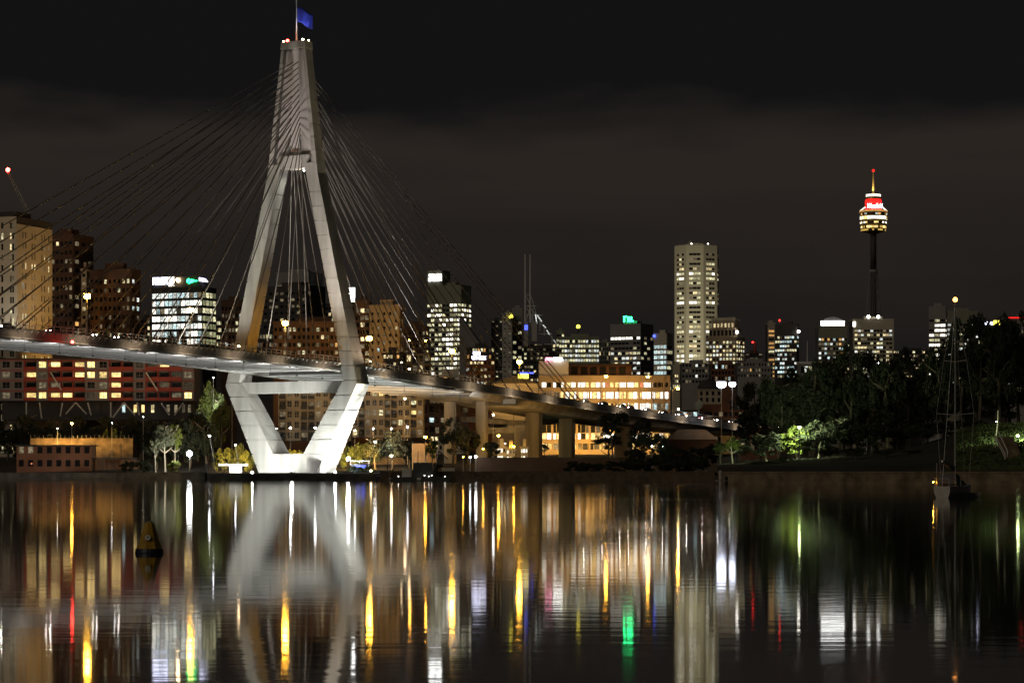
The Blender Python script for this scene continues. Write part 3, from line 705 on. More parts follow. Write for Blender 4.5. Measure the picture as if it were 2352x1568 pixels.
# terraces above the deck right of the pylon
def balcony_block(name, label, px0, px1, pytop, pybase, d, floors, bays, kinds, wall, rail, lit, roof='roof_dark', litmap=None, phi=0, fin=None):
    """flats: kinds is a string per bay, w = window in a wall, b = recessed balcony with its rail"""
    wf = S(px1 - px0, d); zg = Z(pybase, d); h = Z(pytop, d) - zg
    root = thing(name, label, 'building', (X(px0, d), d, zg), R(phi)); fh = h / floors; bw = wf / bays
    MB().box(0, wf, 2.0, 14, 0, h).build('wall', wall, root)
    frame_w = MB(); bx_ = frame_w.box
    bx_(-bw / 2, -bw * .3, 0, 2.0, 0, fh - .28); bx_(bw * .3, bw / 2, 0, 2.0, 0, fh - .28); bx_(-bw * .3, bw * .3, 0, 2.0, 0, .85); bx_(-bw * .3, bw * .3, 0, 2.0, fh - .62, fh - .28)
    bx_(-.05, .05, .25, .34, .87, fh - .64); bx_(-bw * .3, bw * .3, .26, .335, fh * .45, fh * .45 + .08)
    fw_me = frame_w.mesh('window_surround', wall); bf_me = MB().box(-.12, .12, -.2, 2.0, 0, fh - .28).mesh('party_wall', fin or wall)
    rl_me = MB().box(-bw / 2 + .14, bw / 2 - .14, -.24, -.12, .02, 1.12).mesh('balcony_rail', rail)
    for i in range(floors):
        z0 = fh * i; MB().box(-.1, wf + .1, -.25, 2.0, z0 + fh - .28, z0 + fh - .002).build('floor_slab', fin or wall, root)
        for j in range(bays):
            k = kinds[j % len(kinds)]; xc = bw * (j + .5)
            mt = (litmap(i, j) if litmap else None) or pick(lit)
            if k == 'w':
                link('window_surround', fw_me, root, Matrix.Translation((xc, 0, z0)))
                link('window', pane_mesh(bw * .6 - .02, fh - 1.5, mt), root, Matrix.Translation((xc, .35, z0 + .86 + (fh - 1.5) / 2)))
            else:
                link('party_wall', bf_me, root, Matrix.Translation((xc - bw / 2, 0, z0)))
                link('window', pane_mesh(bw * .74, fh - 1.0, mt), root, Matrix.Translation((xc, 1.9, z0 + .2 + (fh - 1.0) / 2)))
                link('balcony_rail', rl_me, root, Matrix.Translation((xc, 0, z0)))
    rb = MB(); rb.box(-.4, wf + .4, -.5, 14, h + .01, h + .5); rb.build('roof', roof, root)
    return root
balcony_block('terrace_flats', 'cream terrace flats with balconies just above the bridge rail', 918, 988, 812, 880, 1000, 3, 5, 'bw', 'cream_wall', 'dark_wall', LW(.12, 'lit_warm'))
tower('office_block', 'low dark block with amber lit rows right of the pylon', 880, 918, 918, 815, 990, 0, 'dark_wall', 'dark_wall', 6, 5, lit=LW(.6, 'lit_orange', 'lit_warm'), sp=.55, pier=.3, depth=12)
# gable
d = 1500; root = thing('gabled_hall', 'pale steep gable wall right of the olive tower', 'building', (X(1055, d), d, gz(1055, d)))
wf = S(70, d); h = Z(835, d) - root.location.z; hp = Z(728, d) - root.location.z
MB().prism([(0, 0), (wf, 0), (wf, h), (wf * .92, h + .2 * (hp - h)), (wf * .06, hp), (0, hp)], 0, 20).build('wall', 'grey_wall', root)
MB().prism([(wf * .06, hp + .1), (wf * .94, h + .2 * (hp - h) + .1), (wf * .99, h + .2 * (hp - h) + .1), (wf * .06, hp + 1.3)], -.5, 20.5).build('roof', 'roof_dark', root)
for k in range(6): link('window', pane_mesh(1.4, 1.6, 'dark_glass'), root, Matrix.Translation((wf * .12 + k * 2.4, -.05, h * .8)))
tower('office_block', 'low block with scattered lamps between olive tower and grey slabs', 1072, 1135, 1135, 800, 1450, 0, 'dark_wall', 'dark_wall', 6, 10, lit=LW(.5, 'lit_warm', 'lit_yellow', 'lit_orange'), sp=.5, pier=.3, depth=16)
# grey slabs
tower('grey_slab_tower', 'blind grey slab left of the twin masts', 1128, 1155, 1155, 737, 2050, 0, 'grey_wall', 'grey_wall', 10, 3, lit=LW(.05, 'lit_yellow'), sp=.7, pier=.5, depth=20)
r_, wf, ws, h = tower('grey_slab_tower', 'paler grey slab with a spire left of the twin masts', 1154, 1176, 1176, 721, 2000, 0, 'pale_grey', 'grey_wall', 14, 2, lit=LW(.03, 'lit_yellow'), sp=.8, pier=.6, depth=20)
MB().tube((-wf * 1.0, 2, h), (-wf * 1.0, 2, h + 11), .5, .2).build('mast', 'grey_wall', r_)
tower('grey_slab_tower', 'grey slab with a column of lit windows left of the twin masts', 1176, 1200, 1200, 709, 2020, 0, 'grey_wall', 'dark_wall', 20, 2, lit=LW(.5, 'lit_yellow'), sp=.45, pier=.4, depth=20, top=10)
# tower with two masts and a stepped lattice
d = 2400; zg = gz(1240, d)
root = thing('lattice_mast_tower', 'office tower with twin needle masts and a sloping steel lattice', 'building', (X(1204, d), d, zg))
s_ = lambda px: X(px, d) - X(1204, d)
zz = lambda py: Z(py, d) - zg
MB().box(s_(1204), s_(1276), 6, 40, 0, zz(790)).build('wall', 'dark_wall', root)
fr = MB(); facade(root, fr, Matrix.Translation((s_(1204), 6, 0)), s_(1276), zz(790), 20, 12, LW(.16, 'lit_warm', 'lit_yellow'), sp=.5, pier=.2); fr.build('facade_frame', 'dark_wall', root)
for a_, b_, t_, bt in ((1204, 1213, 738, 795), (1221, 1233, 738, 783)): MB().box(s_(a_), s_(b_), 0, 5.9, zz(bt), zz(t_)).build('lift_core', 'pale_grey', root)
for px, py in ((1206.5, 583), (1218, 583)): MB().tube((s_(px), 3, zz(740)), (s_(px), 3, zz(py)), 1.1, .7, 6).build('mast', 'white_steel', root)
lt = MB()
for py in (676, 702, 723): lt.tube((s_(1207), 3, zz(py)), (s_(1219 if py < 690 else 1232 if py < 710 else 1246), 3, zz(py)), .45, n_=4)
for a_, b_ in (((1207, 702), (1219, 723)), ((1207, 676), (1219, 702)), ((1219, 702), (1207, 740)), ((1212, 700), (1232, 723)), ((1232, 722), (1250, 748)), ((1250, 748), (1268, 775)), ((1268, 775), (1283, 797)), ((1219, 676), (1232, 722))):
    lt.tube((s_(a_[0]), 3, zz(a_[1])), (s_(b_[0]), 3, zz(b_[1])), .5, n_=4)
for px, a_, b_ in ((1232, 722, 745), (1224, 705, 740), (1250, 746, 770), (1240, 735, 760), (1268, 772, 795)): lt.tube((s_(px), 3, zz(a_)), (s_(px), 3, zz(b_)), .45, n_=4)
for a_, b_, py in ((1219, 1250, 745), (1236, 1268, 766), (1250, 1280, 790)): lt.tube((s_(a_), 3, zz(py)), (s_(b_), 3, zz(py)), .45, n_=4)
lt.build('lattice', 'white_steel', root)
for a_, b_ in (((1230, 722), (1233, 742)), ((1234, 723), (1245, 738)), ((1247, 746), (1254, 752)), ((1256, 758), (1262, 768)), ((1272, 780), (1282, 793))):
    MB().tube((s_(a_[0]), 2.3, zz(a_[1])), (s_(b_[0]), 2.3, zz(b_[1])), .5, n_=4).build('lattice_light', 'lit_white', root)
sg_ = MB(); x0, x1, z0, z1 = s_(1205), s_(1212), zz(757), zz(747)
for q in ((x0, x1, z0, z0 + .7), (x0, x1, z1 - .7, z1), (x0, x0 + .6, z0, z1), (x1 - .6, x1, z0, z1)): sg_.box(q[0], q[1], -.6, -.1, q[2], q[3])
sg_.tube((x0 + .8, -.35, z0 + .8), (x1 - .8, -.35, z1 - .8), .35, n_=4); sg_.build('sign', 'sign_blue', root)
tower('office_block', 'wide office block of evenly lit rows below the lattice tower', 1284, 1376, 1376, 775, 2000, 0, 'green_grey', 'dark_wall', 8, 15, lit=LW(.86, 'lit_yellow', 'lit_white', 'lit_yellow'), sp=.46, pier=.2, depth=25, top=2)
tower('office_block', 'taller lit end of the wide office block', 1278, 1296, 1296, 762, 2040, 0, 'green_grey', 'dark_wall', 8, 3, lit=LW(.7, 'lit_yellow'), sp=.5, pier=.2, depth=15, top=2)
dot('roof_beacon', 'yellow cone of light above the wide office block', 'light', P(1328, 750, 2010), 1.6, 'sign_yellow', drop=9)
dot('roof_beacon', 'small yellow light beside the grey slabs', 'light', P(1174, 727, 1999), 1.5, 'sign_yellow')
tower('office_block', 'dim grey block with vertical slats left of the green sign', 1376, 1402, 1402, 787, 2100, 0, 'grey_wall', 'dark_wall', 4, 6, lit=LW(.1, 'lit_warm', 'lit_red'), sp=.2, pier=.35, depth=15)
# green sign
d = 1900
root, wf, ws, h = tower('office_tower', 'dark office tower with a glowing green roof sign', 1404, 1471, 1503, 745, d, 30, 'grey_wall', 'dark_wall', 13, 8, 4, LW(.5, 'lit_yellow', 'lit_white', 'lit_warm'), slit=LW(.14, 'lit_yellow'), top=9, sp=.5, pier=.14, rowlit=lambda i, n_: LW(.9, 'lit_bright') if i == n_ - 1 else (LW(.05, 'lit_yellow') if i > n_ - 4 else None))
gs = MB(); x0 = -wf * .56
for k, (a_, b_, c_, e_) in enumerate(((0, .9, 0, 4.4), (0, 2.6, 3.5, 4.4), (3.2, 4.1, 0, 3.8), (3.2, 5.2, 2.9, 3.8), (4.6, 5.4, 0, 2.9), (6, 6.9, 0, 3.8), (6, 8.2, 0, .9))): gs.box(x0 + a_, x0 + b_, -.4, .2, h + 2.2 + c_, h + 2.2 + e_)
gs.build('sign', 'sign_green', root)
fr = MB(); [fr.tube((x0 + q, .5, h), (x0 + q, .5, h + 4), .2) for q in (1, 4, 7)]; fr.build('sign_post', 'dark_steel', root)
root, wf, ws, h = tower('office_block', 'narrow block lit cool blue beside the green sign tower', 1503, 1531, 1546, 767, 1850, 28, 'quartz', 'dark_wall', 12, 4, 1, [('lit_cool', 6), ('lit_white', 2), ('lit_dim', 1)], slit=LW(.15, 'lit_yellow'), top=8, sp=.38, pier=.1)
MB().ball((-wf + .5, -.8, h - 1.2), 1.1).build('sign', 'sign_blue', root)
# the octagonal white tower
d = 2850; zg = 20.0
root = thing('octagonal_tower', 'tall white octagonal office tower, highest block of the skyline', 'building', (X(1604, d), d + 26, zg))
h = Z(562, d) - zg; ap = S(104, d) / 2 * .985
oc = lambda r: [(r * math.cos(R(22.5 + 45 * i)), r * math.sin(R(22.5 + 45 * i))) for i in range(8)]
rr = ap / math.cos(R(22.5)) * .94
root.rotation_euler = (0, 0, R(-9))
MB().hexa([(x, y, 0) for x, y in oc(rr)], [(x, y, h) for x, y in oc(rr)]).build('wall', 'dark_wall', root)
fr = MB()
pts = oc(rr)
def mlc_row(i, n_):
    k = (i * 37 + 11) % 17
    if i in (29, 30): return [('dark_glass', 1)]
    if k < 4: return LW(.95, 'lit_yellow', 'lit_bright')
    if k < 10: return LW(.55, 'lit_yellow', 'lit_warm')
    return LW(.14, 'lit_yellow')
for i in range(8):
    a_, b_ = Vector((*pts[i], 0)), Vector((*pts[(i + 1) % 8], 0)); mid = (a_ + b_) / 2
    dr = (b_ - a_).normalized(); wf = (b_ - a_).length
    M = Matrix.Translation(a_) @ Matrix(((dr.x, -dr.y, 0, 0), (dr.y, dr.x, 0, 0), (0, 0, 1, 0), (0, 0, 0, 1)))
    nrm = Vector((dr.y, -dr.x, 0)); nrm.rotate(Matrix.Rotation(R(-9), 3, 'Z'))
    if nrm.y < -.05: facade(root, fr, M, wf, h, 42, 3 if nrm.y < -.5 else 2, LW(.5, 'lit_yellow'), top=9, sp=.52, pier=.05, proud=.6, edge=wf * .17, rowlit=mlc_row)
    else: fr.box(0, wf, -.6, 0, 0, h, M)
fr.build('facade_frame', 'quartz', root)
rb = MB(); rb.hexa([(x * 1.0, y * 1.0, h) for x, y in oc(rr)], [(x, y, h + 1) for x, y in oc(rr)]); rb.box(-10, 8, -6, 6, h + 1, h + 3.5); rb.ball((-6, -8, h + 4), 2.2); rb.build('roof', 'quartz', root)
for q in ((-4, -20), (14, -16)): MB().ball((q[0], q[1], h + 1.6), .7).build('roof_light', 'lamp_dot', root)
flood('added street floodlight at the foot of the octagonal tower', (X(1560, 2700), 2700, 30), (X(1600, 2850), 2870, 120), 700000, 80, (1.0, .92, .66), .5, 'lamp_warm', pole=20.0)  # added lamp that brightens the tower front
# stepped cream tower
d = 2300
root, wf, ws, h = tower('office_block', 'stepped stone office block with a regular grid of lit windows', 1624, 1690, 1714, 775, d, 28, 'warm_stone', 'dark_wall', 9, 9, 4, LW(.82, 'lit_yellow', 'lit_warm', 'lit_white'), sp=.42, pier=.34, top=3, pybase=885)
cb = MB(); cb.box(-wf * .93, -wf * .05, 3, ws * .8, h + .8, h + 9); cb.build('setback_storey', 'warm_stone', root)
for k in range(7): link('window', pane_mesh(2.3, 5, 'dark_glass'), root, Matrix.Translation((-wf * .88 + k * wf * .13, 2.9, h + 4.6)))
cb = MB(); cb.box(-wf * .86, -wf * .1, 5, ws * .7, h + 9, h + 16); cb.build('top_storey', 'warm_stone', root)
for k in range(6): link('window', pane_mesh(1.8, 3.6, 'lit_warm'), root, Matrix.Translation((-wf * .78 + k * wf * .12, 4.9, h + 11.6)))
MB().ball((wf * .02, 1.5, h + 5), 1.3).build('roof_light', 'lamp_dot', root)
MB().box(-wf * .88, -wf * .08, 4.6, ws * .7 + .4, h + 16, h + 18.5).build('cornice', 'quartz', root)
tower('low_block', 'dark low block with one lit window below the octagonal tower', 1566, 1634, 1634, 836, 1700, 0, 'grey_wall', 'dark_wall', 5, 9, lit=LW(.1, 'lit_white', 'lit_orange'), sp=.5, pier=.35, depth=20)
tower('low_block', 'small pale block lit yellow below the octagonal tower', 1545, 1567, 1567, 840, 1750, 0, 'quartz', 'dark_wall', 5, 5, lit=LW(.6, 'lit_yellow', 'lit_warm'), sp=.5, pier=.3, depth=20, top=6)
tower('low_block', 'brown framed block behind the two bright globes', 1634, 1694, 1694, 838, 1650, 0, 'red_brick', 'dark_wall', 6, 8, lit=LW(.3, 'lit_warm', 'lit_orange', 'lit_cool'), sp=.4, pier=.35, depth=18)
tower('low_block', 'pale block with a grid of small dark windows left of the park trees', 1694, 1775, 1775, 834, 1550, 0, 'grey_wall', 'dark_wall', 8, 12, lit=LW(.08, 'lit_white', 'lit_orange'), sp=.5, pier=.5, depth=20)
r_, wf, ws, h = tower('low_block', 'dim plain block with a red vent pipe behind the park trees', 1712, 1752, 1752, 812, 2250, 0, 'dark_wall', 'dark_wall', 5, 4, lit=LW(.15, 'lit_olive'), sp=.6, pier=.3, depth=20)
MB().tube((-wf * .45, -1, h), (-wf * .45, -1, h + 10), .9, .9).build('vent_pipe', 'red_panel', r_)
dot('obstruction_light', 'red lamp on the vent pipe left of the twin office towers', 'light', P(1729, 786, 2248), .8, 'beacon_red')
tower('slim_tower', 'slim beige slab tower right of the stepped block', 1763, 1781, 1781, 743, 2350, 0, 'beige_wall', 'dark_wall', 11, 1, lit=LW(.7, 'lit_yellow', 'lit_orange'), sp=.5, pier=.3, depth=20, top=6)
r_, wf, ws, h = tower('office_tower', 'dark glass office tower with red beacon behind the park', 1782, 1830, 1836, 746, 2300, 22, 'dark_wall', 'dark_wall', 13, 9, 1, LW(.55, 'lit_white', 'lit_yellow', 'lit_cool'), top=10, sp=.48, pier=.14)
MB().tube((-wf * .8, 1, h), (-wf * .8, 1, h + 4), .35).build('mast', 'galv', r_); MB().ball((-wf * .8, 1, h + 4.4), .9).build('obstruction_light', 'beacon_red', r_)
MB().ball((wf * .1, -1, h - 6), 1.3).build('roof_light', 'lamp_dot', r_)
d = 1900; root = thing('flat_roof_hall', 'flat white roof edge with a thin mast above the park trees', 'building', (X(1838, d), d, gz(1838, d)))
h = Z(830, d) - root.location.z; wf = S(72, d)
MB().box(0, wf, 0, 20, 0, h - 2).build('wall', 'grey_wall', root); MB().box(-.6, wf + .6, -1.2, 21, h - 2, h).build('roof', 'white_paint', root); MB().tube((S(17, d), 2, h), (S(17, d), 2, h + S(48, d)), .45, .25).build('mast', 'white_paint', root)
for k in range(8): link('window', pane_mesh(wf / 10, 5, pick(LW(.6, 'lit_white', 'lit_yellow'))), root, Matrix.Translation((wf * (k + .6) / 8.2, -.1, h - 6)))
r_, wf, ws, h = tower('office_tower', 'office tower with a wide bright white roof sign behind the trees', 1880, 1946, 1946, 750, 2200, 0, 'green_grey', 'dark_wall', 12, 10, lit=LW(.35, 'lit_white', 'lit_cool', 'lit_orange'), sp=.5, pier=.2, depth=25, top=10)
MB().box(-wf * .92, -wf * .1, -.6, -.4 + .2, h + .9, h + 4.9).build('sign', 'sign_white', r_)
MB().prism([(-wf * .9, h + .8), (-wf * .1, h + .8), (-wf * .2, h + 6.5), (-wf * .4, h + 8.8), (-wf * .6, h + 8.8), (-wf * .8, h + 6.5)], 1.5, 20).build('roof_dome', 'dark_wall', r_)
r_, wf, ws, h = tower('office_tower', 'pale banded office tower under the two roof floodlights', 1959, 2053, 2053, 734, 2300, 0, 'quartz', 'dark_wall', 9, 12, lit=LW(.55, 'lit_yellow', 'lit_warm', 'lit_white'), sp=.48, pier=.12, depth=25, top=9, edge=1.4)
for k in (-.62, -.38): MB().ball((wf * k, -.2, h + 2.6), 1.5).build('roof_light', 'sign_white', r_)
MB().box(-wf + .1, -wf + 2.2, -.8, -.4, h - 6, h - 2).build('sign', 'sign_white', r_)
tower('office_tower', 'glass office tower with bright rows left of the tall boat mast', 2135, 2172, 2176, 705, 1900, 14, 'grey_wall', 'dark_wall', 14, 3, 1, LW(.8, 'lit_bright', 'lit_yellow'), top=9, sp=.5, pier=.12)
tower('office_tower', 'dim slant roofed block behind the tall boat mast', 2176, 2246, 2246, 716, 1950, 0, 'green_grey', 'dark_wall', 13, 8, lit=LW(.3, 'lit_yellow', 'lit_white'), top=9, sp=.5, pier=.14, depth=20)
r_, wf, ws, h = tower('office_block', 'block with white and yellow roof sign behind the right trees', 2240, 2312, 2312, 750, 1500, 0, 'dark_wall', 'dark_wall', 14, 10, lit=LW(.35, 'lit_white', 'lit_yellow'), sp=.5, pier=.2, depth=20, top=1)
MB().box(-wf * .95, -wf * .45, -.5, -.1, h + .9, h + 2.8).build('sign', 'sign_violet', r_); MB().box(-wf * .42, -wf * .2, -.5, -.1, h + .9, h + 3.6).build('sign', 'sign_yellow', r_)
r_, wf, ws, h = tower('office_block', 'block with a thin red roof line at the right edge', 2314, 2420, 2420, 731, 1500, 0, 'grey_wall', 'dark_wall', 14, 10, lit=LW(.2, 'lit_white', 'lit_yellow'), sp=.5, pier=.2, depth=20, top=3)
MB().box(-wf, 0, -.7, -.47, h + .1, h + .6).build('sign', 'sign_red', r_)
for i, (a_, b_, t_, d_) in enumerate(((1090, 1130, 822, 1800), (1196, 1290, 800, 2200), (1546, 1560, 852, 1900), (1600, 1640, 850, 2000), (1836, 1884, 838, 2100), (1945, 1962, 790, 2350), (2050, 2140, 806, 2300), (726, 775, 706, 1700), (545, 632, 768, 1300), (310, 345, 735, 1350))):
    tower('background_block', ('low dim block far behind the deck lamp with a yellow board', 'dim row of city roofs under the lattice tower', 'narrow dim block right of the cool blue block', 'dim block in front of the octagonal tower foot', 'dim block behind the flat white roof', 'narrow dim block left of the banded tower', 'long dim block behind the park below the observation tower', 'dim block right of the grey tower between the legs', 'low dim block behind the left pylon leg', 'dim block left of the bright office block')[i], a_, b_, b_, t_, d_, 0, 'dark_wall', 'dark_wall', 5, max(3, (b_ - a_) // 7), lit=LW(.22, 'lit_yellow', 'lit_warm'), sp=.5, pier=.3, depth=18)

# --- observation tower
d = 2850; zg = 22.0
root = thing('observation_tower', 'observation tower with a golden turret, red lit sign and spire', 'tower', (X(2006, d), d, zg))
zz = lambda py: Z(py, d) - zg
rr = lambda px: S(px, d)
sh = MB(); sh.lathe([(rr(8), 0), (rr(7.5), zz(620))], (0, 0, 0), 14); sh.build('shaft', 'dark_wall', root, True)
MB().lathe([(rr(9.6), zz(625)), (rr(9.6), zz(619))], (0, 0, 0), 14).build('collar', 'grey_wall', root)
MB().lathe([(rr(7.2), zz(619)), (rr(7.2), zz(536))], (0, 0, 0), 14).build('shaft', 'dark_wall', root, True)
cbl = MB()
for k in range(24):
    a_ = 2 * math.pi * k / 24; b_ = a_ + .6
    cbl.tube((rr(9.4) * math.cos(a_), rr(9.4) * math.sin(a_), zz(622)), (rr(19) * math.cos(b_), rr(19) * math.sin(b_), zz(730)), .18, n_=4)
cbl.build('guy_cable', 'galv', root)
tr = [(rr(9), zz(537)), (rr(27), zz(531)), (rr(29.5), zz(512)), (rr(30.5), zz(500)), (rr(31.5), zz(488)), (rr(24), zz(486))]
MB().lathe(tr, (0, 0, 0), 28).build('turret', 'gold', root)
def ring_windows(py0, py1, rad, n_, ws):
    for k in range(n_):
        a_ = 2 * math.pi * k / n_
        if math.sin(a_) > .25: continue
        M = Matrix.Rotation(a_ + math.pi / 2, 4, 'Z') @ Matrix.Translation((0, -rr(rad), (zz(py0) + zz(py1)) / 2))
        link('window', pane_mesh(2 * math.pi * rr(rad) / n_ * .92, abs(zz(py0) - zz(py1)), pick(ws)), root, M)
ring_windows(505, 498, 31.2, 36, [('lit_bright', 3), ('lit_amber', 3), ('dark_glass', 1)])
ring_windows(514, 510.5, 30.2, 36, [('lit_bright', 2), ('lit_amber', 2), ('dark_glass', 2)])
ring_windows(525, 520, 29.2, 40, [('lit_amber', 2), ('dark_glass', 3), ('tower_gold', 3)])
ring_windows(531, 528, 28.5, 40, [('tower_gold', 2), ('dark_glass', 2)])
ring_windows(495, 491, 31.6, 30, [('lit_orange', 1), ('lit_white', 1), ('dark_glass', 5)])
MB().lathe([(rr(32.5), zz(488)), (rr(31), zz(484))], (0, 0, 0), 24).build('turret_rim', 'lit_orange', root)
MB().lathe([(rr(19), zz(486)), (rr(19), zz(462)), (rr(17), zz(458))], (0, 0, 0), 20).build('sign_drum', 'sign_red', root)
tx = bpy.data.curves.new('sign_lettering', 'FONT'); tx.body = 'Westfield'; tx.size = rr(12.5); tx.extrude = .3; tx.align_x = 'CENTER'; tx.shear = .2
tx.materials.append(MATS['sign_white']); to = link('sign_lettering', text_mesh(tx), root, Matrix.Translation((0, -rr(19.6), zz(480))) @ Matrix.Rotation(R(90), 4, 'X')); to.scale = (.72, 1.25, 1)
for sx in (-1, 1): MB().tube((sx * rr(19), -rr(6), zz(476)), (sx * rr(31), -rr(3), zz(485)), rr(1.6), rr(1.2)).build('roof_light', 'lit_bright', root)
MB().lathe([(rr(17.5), zz(458)), (rr(16.5), zz(452))], (0, 0, 0), 20).build('turret_cap', 'gold', root)
MB().lathe([(rr(17), zz(452)), (rr(17), zz(447))], (0, 0, 0), 20).build('crown_lights', 'lit_bright', root)
MB().lathe([(rr(3.4), zz(450)), (rr(2.2), zz(425)), (rr(1.5), zz(405)), (rr(1.2), zz(394))], (0, 0, 0), 8).build('spire', 'gold', root)
spot(root, Vector(root.location) + Vector((-rr(9), -rr(12), zz(444))), Vector(root.location) + Vector((0, 0, zz(415))), 26000, 90, (1, .78, .36))
MB().ball((0, 0, zz(392)), rr(3.2)).build('obstruction_light', 'sign_red', root)

# --- the flats with red balconies below the left of the deck
kinds = 'wwbwbbbwwbbwbbbw'; lit_rows = {3: (3, 4, 6, 7, 11, 12, 13), 2: (2, 3, 6, 7, 8, 9), 1: (8, 9), 0: (2, 3, 4, 5, 8, 9, 14, 15)}
rb = balcony_block('red_balcony_flats', 'flats with red balconies and yellow lit windows under the left deck', 0, 446, 826, 920, 870, 4, 16, kinds, 'flat_grey', 'red_panel', LW(.0, 'lit_warm'), fin='red_panel',
    litmap=lambda i, j: ('lit_amber' if random.random() < .8 else 'lit_dim') if j in lit_rows[i] else ('lit_dim' if random.random() < .25 else 'dark_glass'))
wf = S(446, 870)
def ln(cx0, cy0, cx1, cy1, r=.28):
    a_ = P(.2519 * cx0, 733.8 + .2519 * cy0, 868.6) - rb.location; b_ = P(.2519 * cx1, 733.8 + .2519 * cy1, 868.6) - rb.location
    mb = MB(); mb.tube(a_, b_, r, r, 6); mb.build('strut', 'pale_grey', rb)
for q in ((460, 480, 560, 640), (1330, 480, 1440, 650), (240, 750, 240, 900), (360, 750, 380, 900), (570, 755, 550, 880), (690, 755, 600, 860), (690, 755, 790, 860), (800, 755, 830, 870), (1010, 755, 1010, 890), (1130, 755, 1030, 890), (1130, 755, 1230, 870), (1250, 755, 1270, 870), (1470, 760, 1545, 870), (1670, 760, 1590, 870)): ln(*q)
MB().box(0, wf, 3, 13, -6.5, -.3).build('undercroft', 'roof_dark', rb)
for k, mt in ((.63, 'lit_cool'), (.69, 'lit_amber'), (.73, 'lit_amber'), (.78, 'lit_warm'), (.86, 'lit_dim'), (.9, 'lit_dim'), (.94, 'lit_dim'), (.97, 'lit_dim')):
    link('window', pane_mesh(1.0, 2.6, mt), rb, Matrix.Translation((wf * k, 2.9, -2.6)))
balcony_block('apartment_block', 'dim white flats at the left edge beyond the red balconies', -130, -4, 822, 925, 885, 5, 6, 'wb', 'brown_brick', 'red_panel', LW(.2, 'lit_amber', 'lit_dim'))
# --- balconied flats seen under the deck behind the pylon
balcony_block('apartment_block', 'cream flats with dark balconies seen through the pylon foot', 640, 806, 892, 1012, 850, 5, 10, 'bwwbbwwb', 'cream_wall', 'dark_wall', LW(.08, 'lit_warm'))
balcony_block('apartment_block', 'cream flats with dark balconies under the deck right of the pylon', 808, 972, 892, 1004, 842, 5, 11, 'wbwwwbbw', 'cream_wall', 'dark_wall', LW(.14, 'lit_amber', 'lit_yellow'))
balcony_block('apartment_block', 'dark flats under the deck near the curved ramp', 972, 1075, 930, 1000, 900, 3, 8, 'wb', 'brown_brick', 'dark_wall', LW(.12, 'lit_white', 'lit_cool'))
# --- television offices right of the bridge
d = 962; zg = gz(1400, d); root = thing('television_offices', 'broad amber lit office building behind the approach road', 'building', (X(1238, d), d, zg))
sx = lambda px: X(px, d) - X(1238, d)
zz = lambda py: Z(py, d) - zg
MB().box(0, sx(1540), .5, 30, 0, zz(862)).build('wall', 'warm_stone', root)
MB().box(0, sx(1306), .2, 28, zz(862), zz(829)).build('stair_block', 'pale_grey', root)
MB().box(sx(1306) + .02, sx(1452), 5, 28, zz(862) + .01, zz(838)).build('set_back_storey', 'red_brick', root)
MB().box(sx(1300), sx(1462), 3.4, 28.5, zz(838), zz(834)).build('roof', 'roof_dark', root)
fr = MB()
bands = [(862, 878), (889, 900), (915, 926), (941, 950), (960, 970), (993, 995), (1008, 1018), (1032, 1045)]
for a_, b_ in bands: MB().box(0, sx(1540), -.1, .5, zz(b_), zz(a_)).build('spandrel', 'warm_stone', root)
for px in [1240 + k * 28.5 for k in range(11)] + [1537]: MB().box(sx(px) - .35, sx(px) + .35, -.3, .48, 0, zz(862)).build('pilaster', 'warm_stone', root)
def band(pa, pb, y0, y1, n_, ws):
    for k in range(n_):
        x0_ = sx(pa) + (sx(pb) - sx(pa)) * k / n_; x1_ = sx(pa) + (sx(pb) - sx(pa)) * (k + 1) / n_
        link('window', pane_mesh((x1_ - x0_) * .84, zz(y0) - zz(y1) - .02, pick(ws)), root, Matrix.Translation(((x0_ + x1_) / 2, .40, (zz(y0) + zz(y1)) / 2)))
AM = [('lit_amber', 3), ('lit_bright', 3), ('lit_warm', 1)]
band(1244, 1300, 878, 889, 5, LW(.45, 'lit_bright')); band(1300, 1390, 878, 889, 8, AM); band(1390, 1500, 878, 889, 10, [('lit_red', 2), ('lit_bright', 3), ('lit_amber', 2)]); band(1500, 1538, 878, 889, 4, [DK])
band(1244, 1286, 900, 915, 3, [('lit_dim', 1)]); band(1287, 1537, 900, 915, 24, [('lit_bright', 7), ('lit_amber', 2)])
band(1244, 1430, 926, 941, 14, LW(.3, 'lit_dim', 'lit_amber')); band(1430, 1500, 926, 941, 8, AM); band(1500, 1537, 926, 941, 4, [('lit_cool', 1), ('lit_dim', 2)])
band(1244, 1290, 950, 960, 4, [('lit_bright', 2), ('lit_cool', 1)]); band(1290, 1537, 950, 960, 14, LW(.1, 'lit_dim'))
band(1244, 1537, 970, 993, 26, [('dark_glass', 6), ('lit_dim', 3)]); band(1244, 1537, 995, 1008, 26, [('lit_amber', 4), ('lit_bright', 3), ('dark_glass', 1)]); band(1244, 1537, 1018, 1032, 22, LW(.35, 'lit_orange', 'lit_amber'))
for k in range(6): link('window', pane_mesh(2.6, 3, 'dark_glass'), root, Matrix.Translation((sx(1320) + k * 3.6, 4.9, zz(850))))
MB().box(sx(1252), sx(1268), -.6, -.2, zz(828), zz(821)).build('sign', 'sign_pink', root); MB().box(sx(1270), sx(1292), -.6, -.2, zz(828), zz(821)).build('sign', 'sign_white', root)
